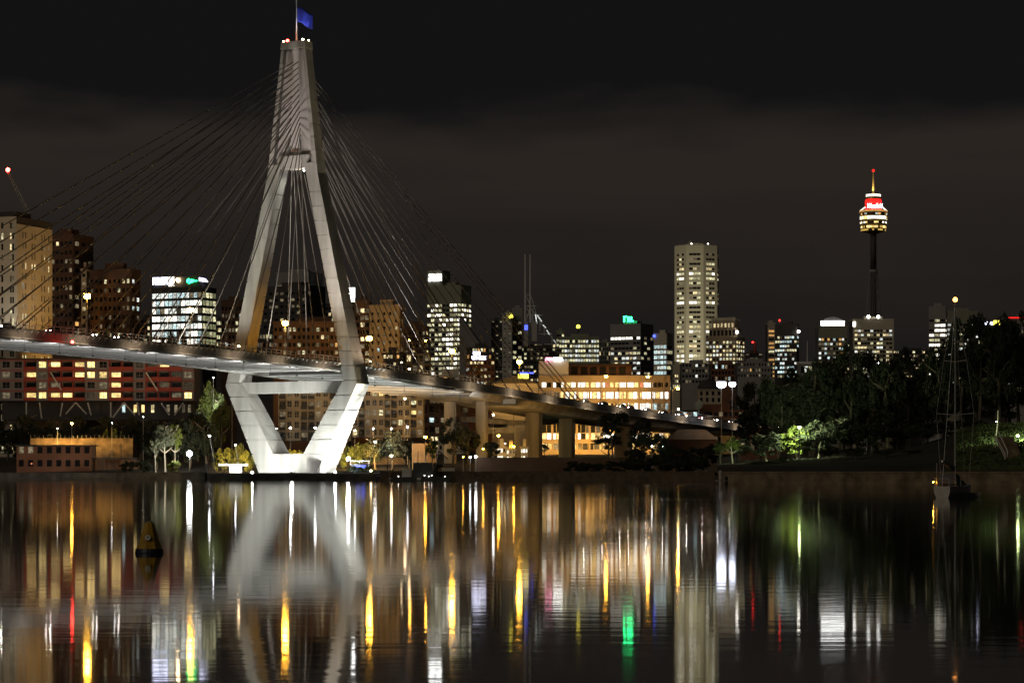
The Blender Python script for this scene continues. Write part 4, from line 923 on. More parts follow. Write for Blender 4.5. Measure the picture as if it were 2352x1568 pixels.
# low blocks by the deck with sign boards
d = 930; root = thing('low_warehouse', 'low warehouse with blue and yellow sign boards behind the deck', 'building', (X(1130, d), d, gz(1130, d)))
sx = lambda px: X(px, d) - X(1130, d)
zz = lambda py: Z(py, d) - gz(1130, d)
MB().box(0, sx(1236), 0, 20, 0, zz(880)).build('wall', 'beige_wall', root)
MB().prism([(-.5, zz(880)), (sx(1236) + .5, zz(880)), (sx(1236) * .5, zz(862))], -.5, 20).build('roof', 'roof_dark', root)
MB().box(sx(1190), sx(1214), -.5, -.1, zz(869), zz(859)).build('sign', 'sign_yellow', root); MB().box(sx(1192), sx(1226), -.6, -.2, zz(858), zz(855)).build('sign', 'sign_blue', root)
for k in range(9): link('window', pane_mesh(.9, 1.4, pick(LW(.4, 'lit_bright', 'lit_dim'))), root, Matrix.Translation((1.2 + k * 1.7, -.05, zz(905))))
root, wf, ws, h = tower('low_block', 'low shed with a glaring white roof sign right of the olive tower', 1070, 1136, 1136, 830, 1200, 0, 'red_brick', 'dark_wall', 4, 8, lit=LW(.25, 'lit_warm', 'lit_white'), sp=.6, pier=.3, depth=15)
for a_, b_, c_, e_ in ((.25, .5, 3.0, 4.6), (.2, .4, .9, 2.5), (.45, .7, .9, 2.5)): MB().box(-wf * (1 - a_), -wf * (1 - b_), -.6, -.3, h + c_, h + e_).build('sign', 'sign_violet', root)
tower('terrace_flats', 'white low flats behind the deck near the olive tower', 988, 1075, 1075, 866, 960, 0, 'pale_grey', 'dark_wall', 4, 9, lit=LW(.3, 'lit_orange', 'lit_warm'), sp=.5, pier=.35, depth=12)
# domed corner building with a dish
d = 1050; root = thing('domed_building', 'cream corner building with a dark dome left of the bright globes', 'building', (X(1604, d), d, gz(1604, d)))
zz = lambda py: Z(py, d) - gz(1604, d)
wf = S(54, d)
MB().box(0, wf, 0, 10, 0, zz(893)).build('wall', 'cream_wall', root)
MB().lathe([(wf * .5, zz(893)), (wf * .5, zz(888)), (wf * .42, zz(880)), (wf * .25, zz(873)), (wf * .06, zz(869)), (.2, zz(866))], (wf / 2, 5, 0), 16).build('dome', 'roof_dark', root, True)
MB().box(-.3, wf + .3, -.4, 10.3, zz(895), zz(893)).build('cornice', 'cream_wall', root)
for k in range(4):
    for py in (903, 918): link('window', pane_mesh(1.1, 1.7, 'dark_glass'), root, Matrix.Translation((wf * (k + .5) / 4, -.05, zz(py))))
dsh = thing('satellite_dish', 'grey satellite dish on the roof beside the domed building', 'satellite dish', P(1605, 944, 1000))
db = MB(); db.lathe([(.3, 0), (1.2, .2), (1.9, .7), (2.05, 1.0), (1.85, .75), (1.1, .3)], (0, 0, 0), 18); o = db.build('dish', 'pale_grey', dsh, True); o.rotation_euler = (R(65), 0, R(-25)); o.location = (0, 0, 2.0)
MB().tube((0, 0, -1), (0, 0, 1.9), .25).build('mount', 'galv', dsh)
MB().tube((0, .2, 2.0), (.6, -1.5, 2.7), .06).build('feed_arm', 'galv', dsh)
tower('low_block', 'long low block under the satellite dish', 1556, 1720, 1720, 946, 1005, 0, 'red_brick', 'dark_wall', 2, 14, lit=LW(.15, 'lit_dim', 'lit_violet' if False else 'lit_cool'), sp=.5, pier=.3, depth=12)
d = 900; root = thing('warehouse', 'tan hip roofed warehouse under the end of the approach', 'building', (X(1536, d), d, gz(1536, d)))
zz = lambda py: Z(py, d) - gz(1536, d)
wf = S(110, d); MB().box(0, wf, 0, 14, 0, zz(1009)).build('wall', 'brown_brick', root)
MB().hexa([(-.6, -.6, zz(1009)), (wf + .6, -.6, zz(1009)), (wf + .6, 14.6, zz(1009)), (-.6, 14.6, zz(1009))], [(3.5, 4, zz(986)), (wf - 3.5, 4, zz(986)), (wf - 3.5, 10, zz(986)), (3.5, 10, zz(986))]).build('roof', 'roof_tan', root)
tower('low_block', 'dark shed seen between the park trees with one lit window', 1700, 1790, 1790, 1010, 640, 0, 'red_brick', 'dark_wall', 1, 8, lit=LW(.2, 'lit_cool'), sp=.5, pier=.3, depth=8)
# --- brown house on the left shore
d = 800; root = thing('shore_house', 'two storey brown house with dark windows on the left shore', 'house', (X(38, d), d, 1.9))
wf = S(172, d); h = Z(1024, d) - 1.9
MB().box(0, wf, .3, 9, -1, h).build('wall', 'brown_brick', root)
fr = MB(); facade(root, fr, Matrix.Translation((0, .3, 0)), wf, h - .2, 2, 8, [('dark_glass', 12), ('lit_dim', 1)], sp=.5, pier=.45, proud=.3); fr.build('facade_frame', 'red_brick', root)
MB().box(-.6, wf + .6, -.5, 9.5, h, h + .35).build('roof', 'roof_dark', root)
MB().ball((wf * .2, -.2, h * .35), .3).build('door_light', 'lit_red', root)
r2 = thing('boat_shed', 'low open boat shed right of the brown shore house', 'building', (X(212, 800), 800, 1.9)); wf2 = S(100, 800)
MB().box(0, wf2, 3, 9, -1, 4.2).build('wall', 'brown_brick', r2); MB().box(-.4, wf2, -.5, 9.5, 4.4, 4.75).build('roof', 'roof_dark', r2)
for k in range(5): MB().box(wf2 * k / 4 - .12, wf2 * k / 4 + .12, 0, .25, -1, 4.39).build('post', 'timber', r2)
rw = thing('retaining_wall', 'rough stone wall lit orange above the shore house', 'wall', (X(70, 830), 830, gz(70, 830) - .5)); wf = S(235, 830)
MB().box(0, wf, 0, 1, 0, Z(1006, 830) - rw.location.z).build('wall', 'sandstone', rw)
fp = MB(); [fp.tube((wf * k / 24, .5, Z(1006, 830) - rw.location.z), (wf * k / 24, .5, Z(999, 830) - rw.location.z), .05, n_=4) for k in range(25)]; fp.build('fence', 'galv', rw)
rw = thing('retaining_wall', 'low orange lit wall behind the pylon foot', 'wall', (X(600, 790), 790, 1.5)); wf = S(330, 790)
MB().box(0, wf, 0, 1, 0, Z(1050, 790) - 1.5).build('wall', 'sandstone', rw)
rw = thing('timber_hoarding', 'tall yellow lit hoarding below the dark flats', 'wall', (X(946, 757), 757, 1.9)); wf = S(56, 757)
for k in range(12): MB().box(wf * k / 12 + .02, wf * (k + 1) / 12 - .02, 0, .12 + .03 * (k % 2), 0, Z(1018, 757) - 1.9).build('board', 'roof_tan', rw)
# --- curved ramps under the approach
def ramp(label, pts, ht, wd, mat='deck_concrete'):
    o0 = pts[0]; root = thing('elevated_ramp', label, 'ramp', o0); mb = MB(); pr = MB()
    n_ = len(pts)
    for i, q in enumerate(pts):
        dr = (pts[min(i + 1, n_ - 1)] - pts[max(i - 1, 0)]); dr.z = 0; dr.normalize(); nn = Vector((-dr.y, dr.x, 0)) * wd / 2
        k = len(mb.v)
        for a_ in (q - nn, q + nn): mb.v += [tuple(a_ - o0), tuple(a_ - o0 - Vector((0, 0, ht)))]
        if i: mb.f += [(k - 4, k, k + 1, k - 3), (k - 2, k - 1, k + 3, k + 2), (k - 4, k - 2, k + 2, k), (k - 3, k + 1, k + 3, k - 1)]
    mb.build('ramp_deck', mat, root)
    for i, q in enumerate(pts):
        if i: a0 = pts[i - 1] - o0; pr.tube(a0 + Vector((0, -wd * .45, .9)), q - o0 + Vector((0, -wd * .45, .9)), .07, n_=4)
    pr.build('hand_rail', 'galv', root)
    return root
cv = lambda a, b, c, n_=10: [a * (1 - t_) ** 2 + b * 2 * t_ * (1 - t_) + c * t_ * t_ for t_ in [k / n_ for k in range(n_ + 1)]]
r_ = ramp('upper curved concrete ramp under the approach', cv(P(1080, 956, 870), P(1200, 972, 800), P(1262, 962, 900)), 1.5, 7)
MB().box(-1, 1, -1, 1, -14, -3.0, Matrix.Translation(P(1188, 972, 835) - r_.location)).build('pier', 'deck_concrete', r_)
MB().box(-9.5, 1.2, -1.2, 1.2, -3.1, -1.4, Matrix.Translation(P(1188, 972, 836) - r_.location)).build('pier_cap', 'deck_concrete', r_)
ramp('lower curved ramp rising beside the square pier', cv(P(1070, 1000, 850), P(1115, 996, 820), P(1150, 972, 850)), 1.0, 5)
# small kiosks with warm light under the ramp
for i, (a_, b_, t_, lb) in enumerate(((1142, 1162, 1030, 'small white lit cabin left of the ramp pier'), (1163, 1183, 1034, 'small white lit cabin right of the ramp pier'), (1196, 1212, 1031, 'small lit cabin beside the big round pier'))):
    tower('site_cabin', lb, a_, b_, b_, t_, 800, 0, 'white_paint', 'white_paint', 2, 3, lit=LW(.6, 'lit_warm', 'lit_bright'), sp=.5, pier=.4, depth=4)
# ------------------------------------------------------------------ trees and shrubs
def crown_mesh(name, mat, seed, clumps=34, leaves=90, leaf=.075, droop=0.0, flat=1.0):
    """leaf sized faces gathered in clumps through an uneven crown of about unit radius"""
    rnd = random.Random(seed); v, f = [], []
    cs = []
    while len(cs) < clumps:
        x, y, z = (rnd.uniform(-1, 1) for _ in range(3)); r = math.sqrt(x * x + y * y + z * z)
        if r > 1 or r < .25: continue
        if z < -.3 and rnd.random() < .5: continue
        cs.append((x * .86, y * .86, z * .86 * flat, rnd.uniform(.14, .30)))
    for cx_, cy_, cz_, cr_ in cs:
        for _ in range(leaves):
            a = rnd.uniform(0, 6.283); b = math.acos(rnd.uniform(-1, 1)); r = cr_ * rnd.random() ** .45
            p0 = Vector((cx_ + r * math.sin(b) * math.cos(a), cy_ + r * math.sin(b) * math.sin(a), cz_ + r * math.cos(b) * .8))
            s_ = leaf * rnd.uniform(.6, 1.5)
            u_ = Vector((rnd.gauss(0, 1), rnd.gauss(0, 1), rnd.gauss(0, 1) - droop)).normalized(); w_ = u_.orthogonal().normalized()
            w_ = Matrix.Rotation(rnd.uniform(0, 6.283), 3, u_) @ w_
            k = len(v); v += [tuple(p0 - u_ * s_), tuple(p0 + w_ * s_ * .42), tuple(p0 + u_ * s_), tuple(p0 - w_ * s_ * .42)]
            f.append((k, k + 1, k + 2, k + 3))
    me = bpy.data.meshes.new(name); me.from_pydata(v, [], f); me.materials.append(MATS[mat]); return me
def trunk_mesh(name, mat, seed, limbs=6):
    rnd = random.Random(seed); mb = MB()
    pts = [Vector((0, 0, 0))]
    for k in range(4): pts.append(pts[-1] + Vector((rnd.uniform(-.05, .05), rnd.uniform(-.05, .05), .25)))
    for k in range(4): mb.tube(pts[k], pts[k + 1], .055 * (1 - k * .17), .055 * (1 - (k + 1) * .17), 6)
    for k in range(limbs):
        b0 = pts[2 + k % 3]; a = rnd.uniform(0, 6.283)
        e = b0 + Vector((math.cos(a) * .32, math.sin(a) * .32, rnd.uniform(.04, .16)))
        mb.tube(b0, e, .026, .010, 5); mb.tube(e, e + Vector((math.cos(a + .6) * .18, math.sin(a + .6) * .18, .06)), .010, .004, 4)
    return mb.mesh(name, mat)
CR = {}
for mt in ('leaf_dark', 'leaf_mid', 'leaf_lime', 'leaf_grey'):
    CR[mt] = [crown_mesh('crown', mt, 11 + 7 * k + len(CR) * 31, (44, 34, 52)[k], (100, 90, 80)[k], (.06, .075, .055)[k], (0, .8, .3)[k]) for k in range(3)]
SH = {mt: [crown_mesh('foliage', mt, 91 + k + len(mt), 20, 70, .10, .2, .8) for k in range(2)] for mt in CR}
TR = {mt: [trunk_mesh('trunk', mt, 3 + k) for k in range(3)] for mt in ('bark', 'pale_bark')}
tn = [0]
def tree(label, px, top, d, wpx, base=None, mat='leaf_dark', bark='bark', low=.38, group=None, name='tree', ground=None):
    """crown top at picture row top, crown wpx wide; low = share of the height that is bare trunk"""
    tn[0] += 1; k = tn[0] % 3
    zg = gz(px, d) if ground is None else ground
    H = Z(top, d) - zg; rad = S(wpx, d) / 2
    o = thing(name, label, 'tree', (X(px, d), d, zg - .2), random.uniform(0, 6.28), group)
    t_ = link('trunk', TR[bark][k], o); t_.scale = (min(H * .62, rad * 1.6), min(H * .62, rad * 1.6), H * .8)
    c = link('crown', CR[mat][k], o); ch = H * (1 - low) / 2
    c.scale = (rad, rad, ch); c.location = (0, 0, H - ch)
    return o
def shrub(label, px, top, d, wpx, mat='leaf_dark', group=None, ground=None):
    tn[0] += 1; zg = gz(px, d) if ground is None else ground; H = max(.6, Z(top, d) - zg); rad = S(wpx, d) / 2
    o = thing('shrub', label, 'shrub', (X(px, d), d, zg - .1), random.uniform(0, 6.28), group)
    c = link('foliage', SH[mat][tn[0] % 2], o); c.scale = (rad, rad, H * .62); c.location = (0, 0, H * .42)
    st = MB()
    for k in range(3): st.tube((0, 0, 0), (math.cos(k * 2.1) * rad * .4, math.sin(k * 2.1) * rad * .4, H * .6), .05, .02, 4)
    st.build('stem', 'bark', o)
    return o
# the dark mass of the park at the right
PARK = [(1640, 940, 1030, 60), (1690, 905, 1030, 70), (1735, 868, 1030, 84), (1788, 848, 540, 100), (1822, 836, 560, 110), (1868, 812, 540, 110), (1908, 788, 555, 95), (1950, 782, 545, 105), (1996, 790, 560, 110), (2040, 792, 540, 100), (2084, 790, 560, 105), (2126, 804, 545, 95),
        (2164, 755, 530, 90), (2206, 722, 545, 100), (2250, 706, 530, 105), (2296, 700, 525, 105), (2340, 708, 535, 100), (2392, 704, 530, 110),
        (1745, 930, 600, 120), (1860, 905, 600, 130), (1930, 880, 590, 130), (2010, 870, 590, 140), (2090, 880, 590, 130), (2170, 850, 585, 120), (2240, 845, 580, 120), (2320, 850, 585, 130)]
names = ['leftmost tall tree of the dark park mass', 'second dark park tree from the approach road', 'dark park tree before the pale grid block', 'dark park tree under the slim beige tower', 'dark park tree left of the flat white roof', 'dark park tree under the flat white roof mast', 'dark park tree below the wide white roof sign', 'dark park tree left of the banded tower', 'dark park tree below the observation tower', 'dark park tree right of the observation tower', 'dark park tree in the gap right of the observation tower', 'dark park tree just left of the glass tower', 'dark park tree before the glass tower', 'tall dark tree behind the boat mast', 'tall dark tree right of the boat mast', 'highest dark tree of the park', 'dark tree near the right edge', 'dark tree cut by the right edge',
         'lower tree behind the green lamp-lit tree', 'lower tree deep in the park below the white roof sign', 'lower tree deep in the park below the banded tower', 'lower tree deep in the park under the observation tower', 'lower tree deep in the park in the skyline gap', 'lower tree deep in the park left of the boat mast', 'lower tree deep in the park right of the boat mast', 'lower tree deep in the park near the right edge']
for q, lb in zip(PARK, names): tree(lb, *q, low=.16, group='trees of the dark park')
for i, (px, top, d, w_) in enumerate(((1700, 1002, 520, 60), (1760, 985, 500, 80), (1880, 960, 500, 95), (1940, 950, 505, 100), (2000, 960, 495, 95), (2060, 955, 500, 100), (2120, 965, 490, 95), (2170, 960, 500, 90), (2230, 955, 515, 85), (1905, 1020, 480, 60), (1965, 1022, 478, 60), (2030, 1025, 476, 60), (2095, 1030, 474, 60))):
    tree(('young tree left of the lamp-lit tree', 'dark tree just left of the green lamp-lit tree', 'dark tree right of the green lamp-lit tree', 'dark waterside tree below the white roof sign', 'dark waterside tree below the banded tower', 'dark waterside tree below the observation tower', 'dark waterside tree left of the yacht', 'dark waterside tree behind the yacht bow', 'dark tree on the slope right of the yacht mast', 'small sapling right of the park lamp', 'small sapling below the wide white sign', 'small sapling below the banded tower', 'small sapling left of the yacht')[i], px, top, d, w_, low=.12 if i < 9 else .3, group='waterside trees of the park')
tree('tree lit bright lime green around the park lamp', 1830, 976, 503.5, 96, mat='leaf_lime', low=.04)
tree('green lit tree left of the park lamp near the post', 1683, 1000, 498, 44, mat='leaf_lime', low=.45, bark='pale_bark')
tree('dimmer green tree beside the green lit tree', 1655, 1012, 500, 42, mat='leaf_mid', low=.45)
for i, (px, top, w_, mt, d) in enumerate(((1770, 1055, 70, 'leaf_lime', 488), (1800, 1045, 50, 'leaf_mid', 490), (1740, 1062, 40, 'leaf_mid', 486), (2215, 1040, 40, 'leaf_mid', 452), (2260, 1048, 50, 'leaf_lime', 450), (2285, 1055, 40, 'leaf_lime', 446), (2320, 1010, 60, 'leaf_mid', 468), (2352, 1030, 50, 'leaf_lime', 452), (2345, 985, 70, 'leaf_mid', 480), (2275, 1020, 50, 'leaf_mid', 470))):
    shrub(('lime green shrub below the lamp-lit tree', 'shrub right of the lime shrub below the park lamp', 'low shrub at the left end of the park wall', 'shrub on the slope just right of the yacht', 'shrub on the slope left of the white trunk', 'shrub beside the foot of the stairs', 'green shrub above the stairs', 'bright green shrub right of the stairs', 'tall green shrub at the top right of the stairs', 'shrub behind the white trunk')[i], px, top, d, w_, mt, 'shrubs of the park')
# pale leaning trunk
o = thing('tree_stump', 'bare white leaning trunk above the stairs', 'tree', gp(2287, 462)); mb = MB(); mb.tube((0, 0, 0), (.3, 0, 2.6), .14, .11); mb.tube((.3, 0, 2.6), (.4, 0, 5.0), .11, .06); mb.build('trunk', 'pale_bark', o)
# trees along the middle shore
for i, (px, top, d, w_, mt, lo, br) in enumerate(((380, 972, 788, 52, 'leaf_grey', .42, 'pale_bark'), (402, 968, 790, 36, 'leaf_lime', .35, 'pale_bark'), (358, 1000, 786, 30, 'leaf_grey', .5, 'pale_bark'),
        (480, 872, 840, 62, 'leaf_lime', .2, 'bark'), (508, 900, 830, 50, 'leaf_mid', .15, 'bark'), (455, 930, 830, 60, 'leaf_dark', .1, 'bark'), (900, 985, 760, 76, 'leaf_grey', .2, 'bark'), (862, 1000, 756, 60, 'leaf_dark', .1, 'bark'), (940, 1002, 765, 40, 'leaf_dark', .2, 'bark'),
        (1040, 955, 790, 70, 'leaf_dark', .15, 'bark'), (1075, 975, 800, 60, 'leaf_dark', .15, 'bark'), (992, 1004, 750, 36, 'leaf_lime', .3, 'bark'), (1110, 1005, 830, 50, 'leaf_mid', .3, 'bark'), (1130, 1010, 770, 50, 'leaf_grey', .4, 'pale_bark'),
        (1410, 938, 700, 84, 'leaf_dark', .62, 'bark'), (1478, 955, 700, 78, 'leaf_dark', .2, 'bark'), (1522, 990, 690, 60, 'leaf_dark', .1, 'bark'), (1452, 1022, 690, 60, 'leaf_dark', .1, 'bark'), (1395, 985, 720, 70, 'leaf_dark', .5, 'bark'), (1560, 1020, 670, 90, 'leaf_dark', .1, 'bark'), (1615, 1012, 660, 80, 'leaf_dark', .1, 'bark'), (1585, 1045, 650, 90, 'leaf_dark', .1, 'bark'), (1250, 1015, 900, 26, 'leaf_mid', .3, 'bark'),
        (372, 742, 1000, 80, 'leaf_dark', .2, 'bark'), (412, 750, 1000, 70, 'leaf_dark', .2, 'bark'), (250, 745, 900, 60, 'leaf_dark', .2, 'bark'), (255, 598, 935, 60, 'leaf_mid', .9, 'bark'))):
    if i == 26: continue
    tree(('pale slender tree lit by the glaring floodlight', 'green tree beside the glaring floodlight', 'thin pale tree left of the glaring floodlight', 'green lit tree under the deck left of the pylon', 'green tree touching the left pylon leg', 'dark tree at the right end of the red balcony flats', 'grey green tree behind the leaning lamp', 'dark tree behind the leaning lamp right of the pylon', 'dark tree left of the yellow hoarding', 'dark tree before the lower curved ramp', 'dark tree right of the yellow hoarding', 'yellow lit tree before the hoarding', 'tree under the upper curved ramp', 'reddish lit bare tree right of the square pier',
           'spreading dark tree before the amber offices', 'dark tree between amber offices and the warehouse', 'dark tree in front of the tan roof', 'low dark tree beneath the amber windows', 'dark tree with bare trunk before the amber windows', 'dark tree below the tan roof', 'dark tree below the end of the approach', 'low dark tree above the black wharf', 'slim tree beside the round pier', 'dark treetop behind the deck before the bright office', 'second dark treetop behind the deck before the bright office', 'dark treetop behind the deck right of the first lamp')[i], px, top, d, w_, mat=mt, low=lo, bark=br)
for i, (px, top, d, w_, mt) in enumerate(((120, 985, 836, 60, 'leaf_mid'), (250, 972, 838, 50, 'leaf_lime'), (275, 980, 838, 50, 'leaf_mid'), (190, 990, 834, 50, 'leaf_dark'), (510, 1018, 742, 50, 'leaf_mid'), (545, 1012, 745, 44, 'leaf_mid'), (570, 1022, 742, 40, 'leaf_lime'), (650, 1020, 770, 50, 'leaf_lime'), (690, 1022, 772, 44, 'leaf_lime'), (720, 1024, 770, 40, 'leaf_mid'), (800, 1015, 760, 56, 'leaf_mid'), (835, 1010, 762, 60, 'leaf_mid'), (815, 1066, 708, 44, 'leaf_mid'), (845, 1068, 706, 36, 'leaf_mid'), (330, 1046, 784, 44, 'leaf_dark'), (295, 1052, 782, 40, 'leaf_dark'), (50, 1000, 834, 60, 'leaf_dark'), (400, 1052, 780, 34, 'leaf_lime'), (1000, 1055, 700, 40, 'leaf_dark'), (1320, 1052, 660, 60, 'leaf_dark'), (1430, 1050, 655, 90, 'leaf_dark'), (1500, 1045, 655, 90, 'leaf_dark'), (1550, 1052, 650, 80, 'leaf_dark'), (1360, 1058, 655, 70, 'leaf_dark'))):
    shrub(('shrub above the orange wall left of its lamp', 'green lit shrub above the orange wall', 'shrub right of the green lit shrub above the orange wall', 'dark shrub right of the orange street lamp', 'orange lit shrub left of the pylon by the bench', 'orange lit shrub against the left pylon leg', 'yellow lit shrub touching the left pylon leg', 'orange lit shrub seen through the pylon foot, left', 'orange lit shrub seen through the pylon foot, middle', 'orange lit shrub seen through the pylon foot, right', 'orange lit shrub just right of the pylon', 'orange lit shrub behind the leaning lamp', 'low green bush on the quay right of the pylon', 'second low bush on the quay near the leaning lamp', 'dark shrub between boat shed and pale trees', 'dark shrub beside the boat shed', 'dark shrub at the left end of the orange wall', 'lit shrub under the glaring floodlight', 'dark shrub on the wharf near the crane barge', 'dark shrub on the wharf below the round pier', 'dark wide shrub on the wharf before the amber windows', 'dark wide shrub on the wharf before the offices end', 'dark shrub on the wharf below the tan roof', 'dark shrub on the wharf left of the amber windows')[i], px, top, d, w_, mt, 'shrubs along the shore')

for i in range(14):
    px = -20 + i * 38; tree('dark tree below the red balcony flats, number %s from the left' % ('one', 'two', 'three', 'four', 'five', 'six', 'seven', 'eight', 'nine', 'ten', 'eleven', 'twelve', 'thirteen', 'fourteen')[i], px, (945, 955, 938, 960, 950, 942, 958)[i % 7] + 6, 800 if px > 330 else 848, 70, low=.08, group='undergrowth below the red balcony flats')
# ------------------------------------------------------------------ lamps ashore
lamp('street_lamp', 'orange street lamp above the brown shore house', 165, 972, 822, 'lamp_orange', .42)
o = thing('glare_light', 'glaring white floodlight on the shore left of the pylon', 'floodlight', P(435, 1041, 772))
MB().ball((0, 0, 0), .85, 1, 12).build('lens', 'lamp_white', o); MB().tube((0, .3, -5.2), (0, .3, -.5), .15).build('pole', 'galv', o); MB().lathe([(.6, .7), (1.0, .5), (.9, .4)], (0, 0, 0), 10).build('lamp_head', 'galv', o)
lamp('leaning_lamp', 'leaning white lamp post left of the pylon', 481, 1000, 724, 'lamp_white', .30, lean=1.9)
lamp('leaning_lamp', 'leaning white lamp post right of the pylon', 862, 1014, 706, 'lamp_white', .32, lean=-2.4)
lamp('leaning_lamp', 'short leaning lamp between the shrubs left of the pylon', 541, 1021, 722, 'lamp_white', .22, lean=1.0)
WL = [(667, 982, 800, 'lamp_white', .34, 'white path lamp seen through the pylon, left of two'), (724, 982, 800, 'lamp_white', .32, 'white path lamp seen through the pylon, right of two'), (635, 984, 802, 'lamp_white', .2, 'small white lamp touching the left leg inside the pylon'), (815, 988, 790, 'lamp_white', .24, 'first white path lamp right of the pylon'), (857, 984, 790, 'lamp_white', .24, 'second white path lamp right of the pylon'), (899, 984, 790, 'lamp_white', .24, 'third white path lamp right of the pylon'), (936, 980, 790, 'lamp_white', .28, 'fourth white path lamp right of the pylon'),
      (977, 1003, 751, 'lamp_orange', .42, 'orange lamp before the yellow hoarding'), (1145, 1000, 806, 'lamp_orange', .42, 'orange lamp between the square and round piers'), (1240, 993, 842, 'lamp_green', .34, 'greenish lamp right of the round pier'), (1411, 1003, 760, 'lamp_orange', .36, 'orange lamp before the amber windows among trees'), (1524, 1025, 690, 'lamp_white', .26, 'white lamp among the dark trees above the wharf'), (1498, 1024, 692, 'lamp_white', .2, 'smaller white lamp among the dark trees above the wharf'), (1558, 939, 985, 'lamp_green', .3, 'white lamp near the satellite dish'),
      (930, 915, 800, 'lamp_warm', .38, 'warm lamp under the deck before the cream flats'), (1836, 981, 494.5, 'lamp_park', .26, 'disc topped park lamp in the lime green tree'), (490, 867, 838, 'lamp_white', .2, 'white lamp behind the green tree under the deck'), (132, 983, 828, 'lamp_white', .14, 'small white lamp above the orange wall, left'), (257, 971, 828, 'lamp_white', .14, 'small white lamp above the orange wall, right'), (329, 956, 826, 'lamp_white', .14, 'small white lamp below the red balcony flats'), (533, 892, 836, 'lamp_white', .14, 'small white lamp just left of the pylon knee'),
      (1080, 1049, 664, 'lamp_white', .22, 'left white lamp on the wharf by the hoarding'), (1093, 1048, 664, 'lamp_white', .34, 'right white lamp on the wharf by the hoarding'), (899, 1046, 668, 'lamp_warm', .34, 'white lamp on the crane barge mast'), (1064, 1049, 700, 'lamp_orange', .16, 'small orange lamp on the wharf'), (1133, 952, 812, 'lamp_white', .3, 'white lamp under the girder left of the round pier') , (1160, 1018, 815, 'lamp_warm', .18, 'small warm lamp over the lit cabins'), (2338, 1000, 452, 'lamp_park', .26, 'lamp above the stairs hidden in leaves'), (1180, 1025, 800, 'lamp_orange', .3, 'orange lamp at the foot of the ramp pier'), (1110, 1030, 780, 'lamp_orange', .28, 'orange lamp beside the square pier')]
for px, py, d, mt, r, lb in WL: lamp('path_lamp', lb, px, py, d, mt, r, group='lamps along the shore')
OR = (1.0, .54, .13)
UP = [(545, 1052, 733, (545, 1025, 744), 16000, 'added orange uplight among the shrubs left of the pylon'), (515, 1054, 731, (510, 1030, 742), 11000, 'added orange uplight beside the leaning lamp left of the pylon'), (655, 1052, 756, (650, 1030, 771), 26000, 'added orange uplight behind the left foot of the pylon'), (705, 1052, 757, (705, 1030, 772), 26000, 'added orange uplight behind the middle of the pylon foot'), (800, 1050, 746, (800, 1025, 760), 24000, 'added orange uplight in the shrubs just right of the pylon'), (838, 1050, 748, (836, 1022, 762), 22000, 'added orange uplight in the shrubs behind the leaning lamp'),
      (110, 1017, 824, (115, 1004, 830), 4200, 'added orange uplight at the left of the rough stone wall'), (165, 1017, 824, (165, 1004, 830), 5000, 'added orange uplight at the middle of the rough stone wall'), (220, 1017, 824, (222, 1004, 830), 2600, 'added orange uplight at the right of the rough stone wall'), (278, 1017, 824, (278, 1004, 830), 1500, 'added orange uplight at the end of the rough stone wall'),
      (1262, 1040, 944, (1262, 985, 962), 15000, 'added orange uplight at the left corner of the amber offices'), (1330, 1040, 944, (1330, 985, 962), 13000, 'left added orange uplight at the foot of the amber offices'), (1400, 1040, 944, (1400, 985, 962), 13000, 'middle added orange uplight at the foot of the amber offices'), (1475, 1040, 944, (1475, 985, 962), 13000, 'right added orange uplight at the foot of the amber offices'),
      (880, 880, 1100, (885, 750, 1150), 26000, 'added orange street floodlight before the brown rendered flats'), (715, 880, 1100, (715, 760, 1150), 18000, 'added orange street floodlight before the low brown flats'), (250, 850, 890, (240, 700, 940), 40000, 'added orange street floodlight before the brown brick block'), (1180, 905, 915, (1180, 880, 930), 9000, 'added orange floodlight before the low warehouse'), (1420, 880, 945, (1420, 850, 962), 5000, 'added orange floodlight washing the top of the amber offices'), (960, 1035, 750, (975, 1030, 757), 1500, 'added orange uplight at the foot of the hoarding'), (1120, 1035, 782, (1100, 985, 800), 6000, 'added orange uplight at the foot of the square pier'), (1185, 1035, 806, (1190, 990, 835), 8000, 'added orange uplight at the foot of the ramp pier'), (30, 800, 887, (20, 600, 900), 9000, 'added street floodlight before the pale apartment tower'), (890, 1035, 746, (900, 1005, 760), 7000, 'pale uplight below the grey green tree')]
for px, py, d, t_, pw, lb in UP:  # added luminaires, put in to brighten shrubs, walls and house fronts
    q = P(px, py, d); q.z = max(q.z, gz(px, d) + .4)
    flood(lb, q, P(*t_), pw, 125, OR if 'pale' not in lb else (1, .95, .8), .09, 'lit_orange', pole=gz(px, d) - .3)
for px, py, d, t_, pw, lb in ((1836, 979, 494.5, (1828, 1016, 504), 30000, 'downlight in the head of the disc topped park lamp'), (2338, 1000, 452, (2310, 1045, 466), 7000, 'downlight in the head of the stairs lamp'), (1690, 1040, 490, (1683, 1008, 498), 1500, 'added green uplight below the tree left of the park lamp'), (410, 1046, 776, (396, 1000, 789), 11000, 'white uplight before the pale slender trees'), (486, 930, 826, (480, 885, 840), 7000, 'white uplight before the green tree under the deck')):
    flood(lb, P(px, py, d), P(*t_), pw, 130, (.85, 1, .55) if 'white' not in lb else (1, 1, .85), .06, 'lit_olive', pole=gz(px, d) - .3)  # the uplights are added to brighten these trees
lamp('globe_lamp', 'left and larger of two bright white globes', 1657, 882, 900, 'lamp_globe', 1.75, base_z=gz(1657, 900)); lamp('globe_lamp', 'right and smaller of two bright white globes', 1682, 882, 905, 'lamp_globe', 1.25, base_z=gz(1682, 905))
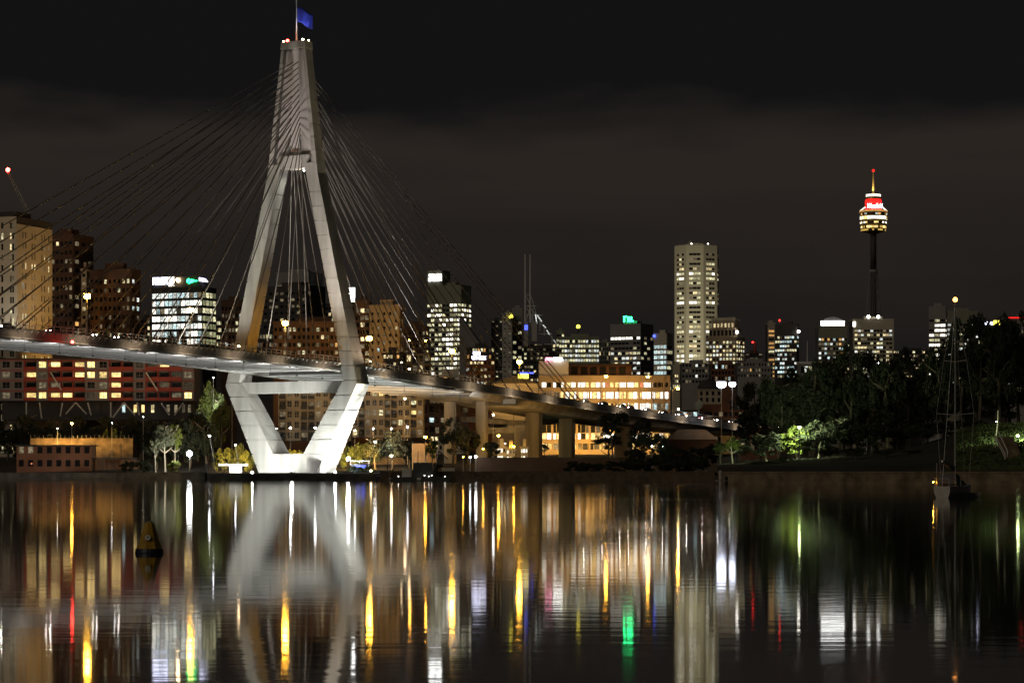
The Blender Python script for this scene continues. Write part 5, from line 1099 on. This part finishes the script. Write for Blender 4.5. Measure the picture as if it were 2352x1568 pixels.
for i, (px, py, d, mt, r, lb) in enumerate(((941, 781, 1100, 'lamp_orange', .45, 'orange lamp above the terrace, left of two'), (978, 782, 1100, 'lamp_orange', .38, 'orange lamp above the terrace, right of two'), (922, 832, 960, 'lamp_warm', .3, 'small lamp just over the deck rail right of the pylon'))):
    lamp('street_lamp', lb, px, py, d, mt, r)
# lights glimpsed deep in the park
for i, (px, py, d, mt, r, lb) in enumerate(((1986, 945, 620, 'lamp_orange', .2, 'orange light glimpsed through the park trees'), (1990, 996, 600, 'lamp_white', .22, 'white light pair low in the park, left'), (1998, 997, 600, 'lamp_white', .2, 'white light pair low in the park, right'), (2020, 834, 700, 'lamp_white', .3, 'white light strip in the trees below the observation tower'), (2002, 836, 700, 'lamp_white', .22, 'left white light in the trees below the observation tower'), (1785, 980, 640, 'lamp_white', .16, 'small white light left of the lamp-lit tree'), (1820, 925, 640, 'lamp_warm', .18, 'warm light in the trees left of the park lamp'), (2290, 968, 560, 'lamp_white', .14, 'white light in the trees right of the yacht mast'))):
    lamp('park_light', lb, px, py, d, mt, r, group='lights deep in the park')

# ------------------------------------------------------------------ park edge: path wall, posts, stairs
rw = thing('path_wall', 'low brown path wall above the park sea wall', 'wall', (X(1720, 476), 476, 2.35)); p1 = Vector((X(2300, 437), 437, 2.35)) - rw.location
dr = p1.normalized(); nn = Vector((-dr.y, dr.x, 0)) * .5
MB().hexa([Vector((0, 0, -.4)), p1 + Vector((0, 0, -.4)), p1 + nn + Vector((0, 0, -.4)), nn + Vector((0, 0, -.4))], [Vector((0, 0, .55)), p1 + Vector((0, 0, .55)), p1 + nn + Vector((0, 0, .55)), nn + Vector((0, 0, .55))]).build('wall', 'sandstone', rw)
sl = MB(); d0 = 446
sl.poly([gp(2205, 432) + Vector((0, 0, .1)), gp(2420, 424) + Vector((0, 0, .1)), gp(2420, 470) + Vector((0, 0, .12)), gp(2205, 476) + Vector((0, 0, .12))])
gs = MB()
for i in range(13):
    for j in range(13):
        px = 2190 + i * 20; dd = shore(px) + 3 + j * 4.2; q = gp(px, dd); gs.v.append((q.x, q.y, q.z + .06))
for i in range(12):
    for j in range(12):
        a = i * 13 + j; gs.f.append((a, a + 13, a + 14, a + 1))
o = gs.build('grass_bank', 'grass', None); o['kind'] = 'structure'
# tufts of grass on the bank
gt = MB(); rnd = random.Random(5)
for _ in range(5200):
    px = rnd.uniform(2195, 2425); dd = shore(px) + rnd.uniform(3.2, 50); q = gp(px, dd) + Vector((0, 0, .05)); a = rnd.uniform(0, 3.14); s_ = rnd.uniform(.12, .35); hh = rnd.uniform(.15, .5)
    k = len(gt.v); gt.v += [(q.x - math.cos(a) * s_, q.y - math.sin(a) * s_, q.z), (q.x + math.cos(a) * s_, q.y + math.sin(a) * s_, q.z), (q.x + rnd.uniform(-.2, .2), q.y, q.z + hh)]; gt.f.append((k, k + 1, k + 2))
o = gt.build('grass', 'leaf_mid'); tag(o, 'short rough grass on the slope beside the stairs', 'grass', kind='stuff')
stx = thing('stone_stairs', 'stone stairs with white handrails climbing the right bank', 'stairs', gp(2312, 438) + Vector((0, 0, -.1)))
for k in range(16):
    MB().box(0, 2.9, k * .55, k * .55 + .56, -.6 + k * .26, k * .26 + .28).build('step', 'sandstone', stx)
for x in (-.25,):
    rl = MB(); rl.path([(x, 0, 1.1), (x - .7, 5.2, 4.4)], .08); rl.path([(x, 0, .5), (x - .7, 5.2, 3.8)], .06); rl.tube((x, 0, -.3), (x, 0, 1.2), .09); rl.tube((x - .7, 5.2, 2.2), (x - .7, 5.2, 4.5), .08); rl.build('hand_rail', 'white_paint', stx)
rl = MB(); rl.path([(.35, 1, 1.6), (-.15, 6.5, 5.0)], .11); rl.tube((.35, 1, .4), (.35, 1, 1.7), .1); rl.build('hand_rail', 'white_paint', stx)
for i, (px, d, t_, r, lb) in enumerate(((1655, 462, 1082, .35, 'tall pale mooring post at the left end of the park wall'), (1648, 466, 1094, .32, 'short dark mooring post at the left end of the park wall'), (1668, 464, 1095, .3, 'short mooring post right of the tall pale post'), (898, 645, 1088, .4, 'dark pile at the quay right of the pylon'), (936, 644, 1088, .4, 'dark pile under the crane barge'))):
    o = thing('mooring_post', lb, 'post', (X(px, d), d, 0)); MB().lathe([(r, -1.5), (r * .95, Z(t_, d)), (r * .4, Z(t_, d) + .15)], (0, 0, 0), 10).build('pile', 'pale_bark' if i == 0 else 'timber', o)
    MB().lathe([(r * 1.08, .5), (r * 1.08, .75)], (0, 0, 0), 10).build('band', 'galv', o)
# ------------------------------------------------------------------ quay things
o = thing('concrete_bench', 'long white concrete ledge left of the pylon foot', 'ledge', (X(503, 712), 712, 1.9)); MB().box(0, S(66, 712), -1, 1.6, 2.0, 2.6).build('slab', 'pale_grey', o); MB().box(S(24, 712), S(52, 712), -.6, 1.4, -.2, 1.99).build('base', 'pale_grey', o)
o = thing('equipment_cabinet', 'grey louvred cabinet at the right foot of the pylon', 'cabinet', (X(738, 706), 706, 1.9)); MB().box(0, 1.1, 0, 1, 0, 2.6).build('case', 'grey_wall', o)
for k in range(5): MB().box(.1, 1.0, -.06, .0, .4 + k * .4, .65 + k * .4).build('louvre', 'dark_steel', o)
o = thing('work_barge', 'dark flat barge with a deck cabin moored right of the pylon', 'barge', (X(906, 640), 640, 0)); L_ = S(130, 640)
MB().hexa([(0, 0, -.5), (L_ - 1, 0, -.5), (L_ - 1, 6, -.5), (0, 6, -.5)], [(-.6, -.2, 1.0), (L_, -.2, 1.0), (L_, 6.2, 1.0), (-.6, 6.2, 1.0)]).build('hull', 'dark_steel', o)
MB().box(2.0, 4.2, 1, 4, 1.0, 2.9).build('cabin', 'pale_grey', o); MB().box(1.85, 2.0, .8, 4, .9, 3.1).build('cabin_end', 'white_paint', o); MB().box(4.6, 9.5, 1.4, 5, 1.0, 4.6).build('winch_house', 'dark_steel', o)
MB().box(5.6, 6.6, -.32, -.22, .25, .85).build('name_board', 'pale_grey', o)
cb = MB(); cb.path([(9.8, 3, 1), (11, 3, 7.5), (13.2, 3, 5.5)], .16); cb.path([(9.8, 2.2, 1), (11, 2.6, 7.5)], .1)
for k in range(6): cb.tube((9.8 + .2 * k, 3, 1 + 1.08 * k), (9.8 + .2 * (k + 1), 2.4, 1 + 1.08 * (k + 1)), .05, n_=4)
cb.build('derrick', 'dark_steel', o)
for k, x in enumerate((1.0, 7.5, 8.6, 9.3, 12.6)): MB().ball((x, -.25, 1.15 + .25 * (k % 2)), .09).build('deck_light', 'lamp_dot', o)
o = thing('white_fence', 'short white fence on the wharf below the hoarding', 'fence', (X(1016, 655), 655, 2.2))
for k in range(7): MB().box(k * .5 - .04, k * .5 + .04, 0, .08, 0, 1.1).build('picket', 'white_paint', o)
for z_ in (.35, .8): MB().box(-.1, 3.1, -.07, -.01, z_, z_ + .16).build('rail', 'white_paint', o)
o = thing('wharf_wall', 'long low brick wall along the top of the black wharf', 'wall', (X(1090, 668), 668, 1.7)); MB().box(0, S(330, 668), 0, .5, 0, Z(1052, 668) - 1.7).build('wall', 'brown_brick', o); MB().box(-.1, S(330, 668) + .1, -.08, .58, Z(1052, 668) - 1.7, Z(1051, 668) - 1.6).build('coping', 'quay', o)
o = thing('canopy_stall', 'blue sided stall with a bright roof edge right of the pylon', 'stall', (X(806, 716), 716, 1.9)); wd = S(42, 716)
MB().box(0, wd, 1, 3, 0, 2.6).build('wall', 'navy', o); MB().box(-.2, wd + .3, -.4, 3.2, 3.3, 3.5).build('roof', 'white_paint', o); [MB().tube((x, -.2, 0), (x, -.2, 3.3), .06).build('post', 'galv', o) for x in (0, wd * .5, wd)]; MB().box(wd * .2, wd * .8, .9, .97, 1.2, 2.2).build('window', 'sign_blue', o)
# ------------------------------------------------------------------ yacht
yd = 222.0; y0 = Vector((X(2190, yd), yd, 0)); ya = R(-24)
yt = thing('sailing_yacht', 'moored white sailing yacht with a tall mast and masthead light', 'yacht', y0, ya)
hl = MB(); ny = 14; secs = []
for i in range(ny + 1):
    t_ = i / ny; y = -4.0 + 8.2 * t_
    bw = 1.35 * (0.52 + .48 * math.sin(min(1, t_ * 1.7) * math.pi / 2)) * (1 - max(0, (t_ - .45) / .55) ** 2.1) + .02
    dk = .98 + .30 * max(0, t_ - .3); secs.append([(-bw, y, dk), (-bw * .93, y + .05, .45), (-bw * .72, y + .12, .02), (-bw * .3, y + .2, -.3), (bw * .3, y + .2, -.3), (bw * .72, y + .12, .02), (bw * .93, y + .05, .45), (bw, y, dk)])
for i, s_ in enumerate(secs):
    k = len(hl.v); hl.v += s_
    if i:
        for j in range(7): hl.f.append((k - 8 + j, k - 7 + j, k + 1 + j, k + j))
        hl.f.append((k - 8, k, k + 7, k - 1))
hl.f.append(tuple(range(8))); hl.build('hull', 'hull_paint', yt, False)
MB().hexa([(-.8, -1.6, 1.0), (.8, -1.6, 1.0), (.7, 1.9, 1.1), (-.7, 1.9, 1.1)], [(-.62, -1.5, 1.5), (.62, -1.5, 1.5), (.5, 1.5, 1.48), (-.5, 1.5, 1.48)]).build('cabin', 'navy', yt)
for s_ in (-1, 1):
    for k in range(3): MB().box(s_ * .73 - .02, s_ * .73 + .02, -1.1 + k * .8, -.6 + k * .8, 1.16, 1.36).build('porthole', 'dark_glass', yt)
mh = Z(687, yd); MB().tube((0, .6, 1.1), (0, .6, mh - .3), .085, .06, 8).build('mast', 'galv', yt)
MB().ball((0, .6, mh), .21).build('masthead_light', 'beacon_amber', yt)
bm = MB(); bm.tube((0, .4, 2.3), (0, -3.9, 3.1), .06); bm.build('boom', 'galv', yt)
sc = MB(); sc.tube((0, .35, 2.55), (0, -1.8, 2.75), .20, .22, 8); sc.tube((0, -1.8, 2.75), (0, -3.8, 3.15), .22, .13, 8); sc.build('sail_cover', 'canvas', yt)
hd = MB(); hd.hexa([(-.8, -1.9, 1.2), (.8, -1.9, 1.2), (.75, -.2, 1.5), (-.75, -.2, 1.5)], [(-.62, -1.8, 2.1), (.62, -1.8, 2.1), (.55, -.4, 2.0), (-.55, -.4, 2.0)]); hd.build('spray_hood', 'navy', yt)
for zz_, wd in ((Z(952, yd), 1.65), (Z(830, yd), 1.0)): MB().tube((-wd, .6, zz_ + .12), (0, .6, zz_), .035).build('spreader', 'galv', yt); MB().tube((wd, .6, zz_ + .12), (0, .6, zz_), .035).build('spreader', 'galv', yt)
rg = MB()
for s_ in (-1, 1): rg.path([(s_ * 1.2, .5, 1.1), (s_ * 1.65, .6, Z(952, yd) + .12), (s_ * 1.0, .6, Z(830, yd) + .12), (0, .6, mh - .5)], .012, 4)
rg.tube((0, 4.1, 1.3), (0, .6, mh - .5), .012, n_=4); rg.tube((0, -3.9, 1.0), (0, .6, mh - .5), .012, n_=4); rg.build('rigging', 'galv', yt)
pu = MB()
for s_ in (-1, 1): pu.path([(s_ * .6, -3.9, 1.0), (s_ * .6, -3.9, 1.65), (s_ * 1.0, -2.6, 1.65), (s_ * 1.2, 0, 1.7)], .02, 4); pu.tube((s_ * 1.15, -2, 1.0), (s_ * 1.1, -2, 1.65), .02, n_=4)
pu.path([(-.6, -3.9, 1.65), (.6, -3.9, 1.65)], .02, 4); pu.tube((-.5, -3.7, 1.0), (-.5, -3.7, 3.0), .04); pu.build('guard_rail', 'galv', yt)
MB().tube((.9, -2.9, 1.0), (.9, -2.9, 3.9), .03).build('stern_pole', 'galv', yt)
MB().ball((-.75, -3.95, 1.35), .04).build('added_transom_lamp', 'lamp_orange', yt)  # added lamp that tints the transom in place of a shore lamp
o = thing('dinghy', 'tiny pale dinghy lying beside the yacht', 'dinghy', (X(2232, 226), 226, .0)); MB().hexa([(-.5, -.3, -.05), (.5, -.3, -.05), (.5, .3, -.05), (-.5, .3, -.05)], [(-.7, -.5, .35), (.8, -.4, .4), (.8, .4, .4), (-.7, .5, .35)]).build('hull', 'hull_paint', o); MB().box(-.3, -.1, -.4, .4, .36, .4).build('thwart', 'timber', o)
# ------------------------------------------------------------------ buoy
bd = 70.0; by = thing('channel_buoy', 'dark yellow truncated cone buoy with a number four badge', 'buoy', (X(343, bd), bd, 0), R(14))
MB().lathe([(.36, -.25), (.39, .02), (.37, .12)], (0, 0, 0), 20).build('float', 'navy', by)
MB().lathe([(.36, .12), (.345, .16), (.125, .80), (.115, .83)], (0, 0, 0), 8, R(22.5)).build('cone', 'buoy_yellow', by)
M = Matrix.Translation((-.075, -.295, .42)) @ Matrix.Rotation(R(-8), 4, 'Z') @ Matrix.Rotation(R(70), 4, 'X')
mb = MB(); mb.lathe([(.075, -.02), (.075, .02)], (0, 0, 0), 20); ob = link('badge', mb.mesh('badge', 'white_paint'), by, M)
tx = bpy.data.curves.new('badge_number', 'FONT'); tx.body = '4'; tx.size = .12; tx.extrude = .004; tx.align_x = 'CENTER'; tx.align_y = 'CENTER'; tx.materials.append(MATS['dark_steel'])
link('badge_number', text_mesh(tx), by, M @ Matrix.Translation((0, 0, .025)))
MB().tube((0, 0, .83), (0, 0, .87), .05).build('lifting_eye', 'galv', by)

# ------------------------------------------------------------------ cars on the bridge, headlights towards the camera
for nm, cc in (('silver', (.45, .45, .46)), ('white', (.7, .7, .7)), ('black', (.02, .02, .022)), ('red', (.35, .02, .02)), ('blue', (.03, .06, .25))): surf('car_' + nm, cc, .3, .04, 1.0)
wheel_me = MB().lathe([(.30, -.10), (.32, -.06), (.32, .06), (.30, .10)], (0, 0, 0), 12).mesh('wheel', 'dark_steel')
lamp_me = MB().lathe([(.06, -.05), (.12, 0), (.10, .05)], (0, 0, 0), 10).mesh('headlight', 'head_lamp'); tail_me = MB().box(-.16, .16, -.04, .04, -.07, .07).mesh('tail_light', 'tail_lamp')
body_o = [(-2.15, .32), (2.15, .32), (2.2, .62), (2.1, .86), (1.0, .92), (-1.0, .95), (-2.1, .86), (-2.2, .6)]
def car(label, paint, u, v):
    """local -y is the front"""
    o = thing('car', label, 'car', B(u, v, zt_(v) + .07), -TH, 'cars on the bridge')
    M = Matrix.Rotation(R(90), 4, 'Z')
    MB().prism(body_o, -.86, .86, M).build('body', 'car_' + paint, o)
    MB().hexa([(-.78, -.95, .95), (.78, -.95, .95), (.78, 1.5, .95), (-.78, 1.5, .95)], [(-.62, -.25, 1.44), (.62, -.25, 1.44), (.62, .95, 1.44), (-.62, .95, 1.44)]).build('cabin_glass', 'dark_glass', o)
    MB().box(-.6, .6, -.22, .92, 1.445, 1.475).build('roof', 'car_' + paint, o)
    for x in (-.82, .82):
        for y in (-1.35, 1.35): link('wheel', wheel_me, o, Matrix.Translation((x, y, .32)) @ Matrix.Rotation(R(90), 4, 'Y'))
    for x in (-.62, .62):
        link('headlight', lamp_me, o, Matrix.Translation((x, -2.2, .68)) @ Matrix.Rotation(R(90), 4, 'X')); link('tail_light', tail_me, o, Matrix.Translation((x, 2.18, .74)))
    return o
PN = ('silver', 'white', 'black', 'red', 'blue'); ORD = ('first', 'second', 'third', 'fourth', 'fifth', 'sixth', 'seventh', 'eighth', 'ninth', 'tenth', 'eleventh', 'twelfth', 'thirteenth', 'fourteenth', 'fifteenth', 'sixteenth')
for k in range(15): car('%s car with headlights on, %s from the park end of the approach' % (PN[k * 3 % 5], ORD[k]), PN[k * 3 % 5], -12.2, 318 - k * 11.6 - (k % 4) * 1.7)
for k in range(7): car('%s car with headlights on, %s from the left end of the deck' % (PN[k * 2 % 5], ORD[k]), PN[k * 2 % 5], -12.2, -182 + k * 14.5 + (k % 3) * 3)
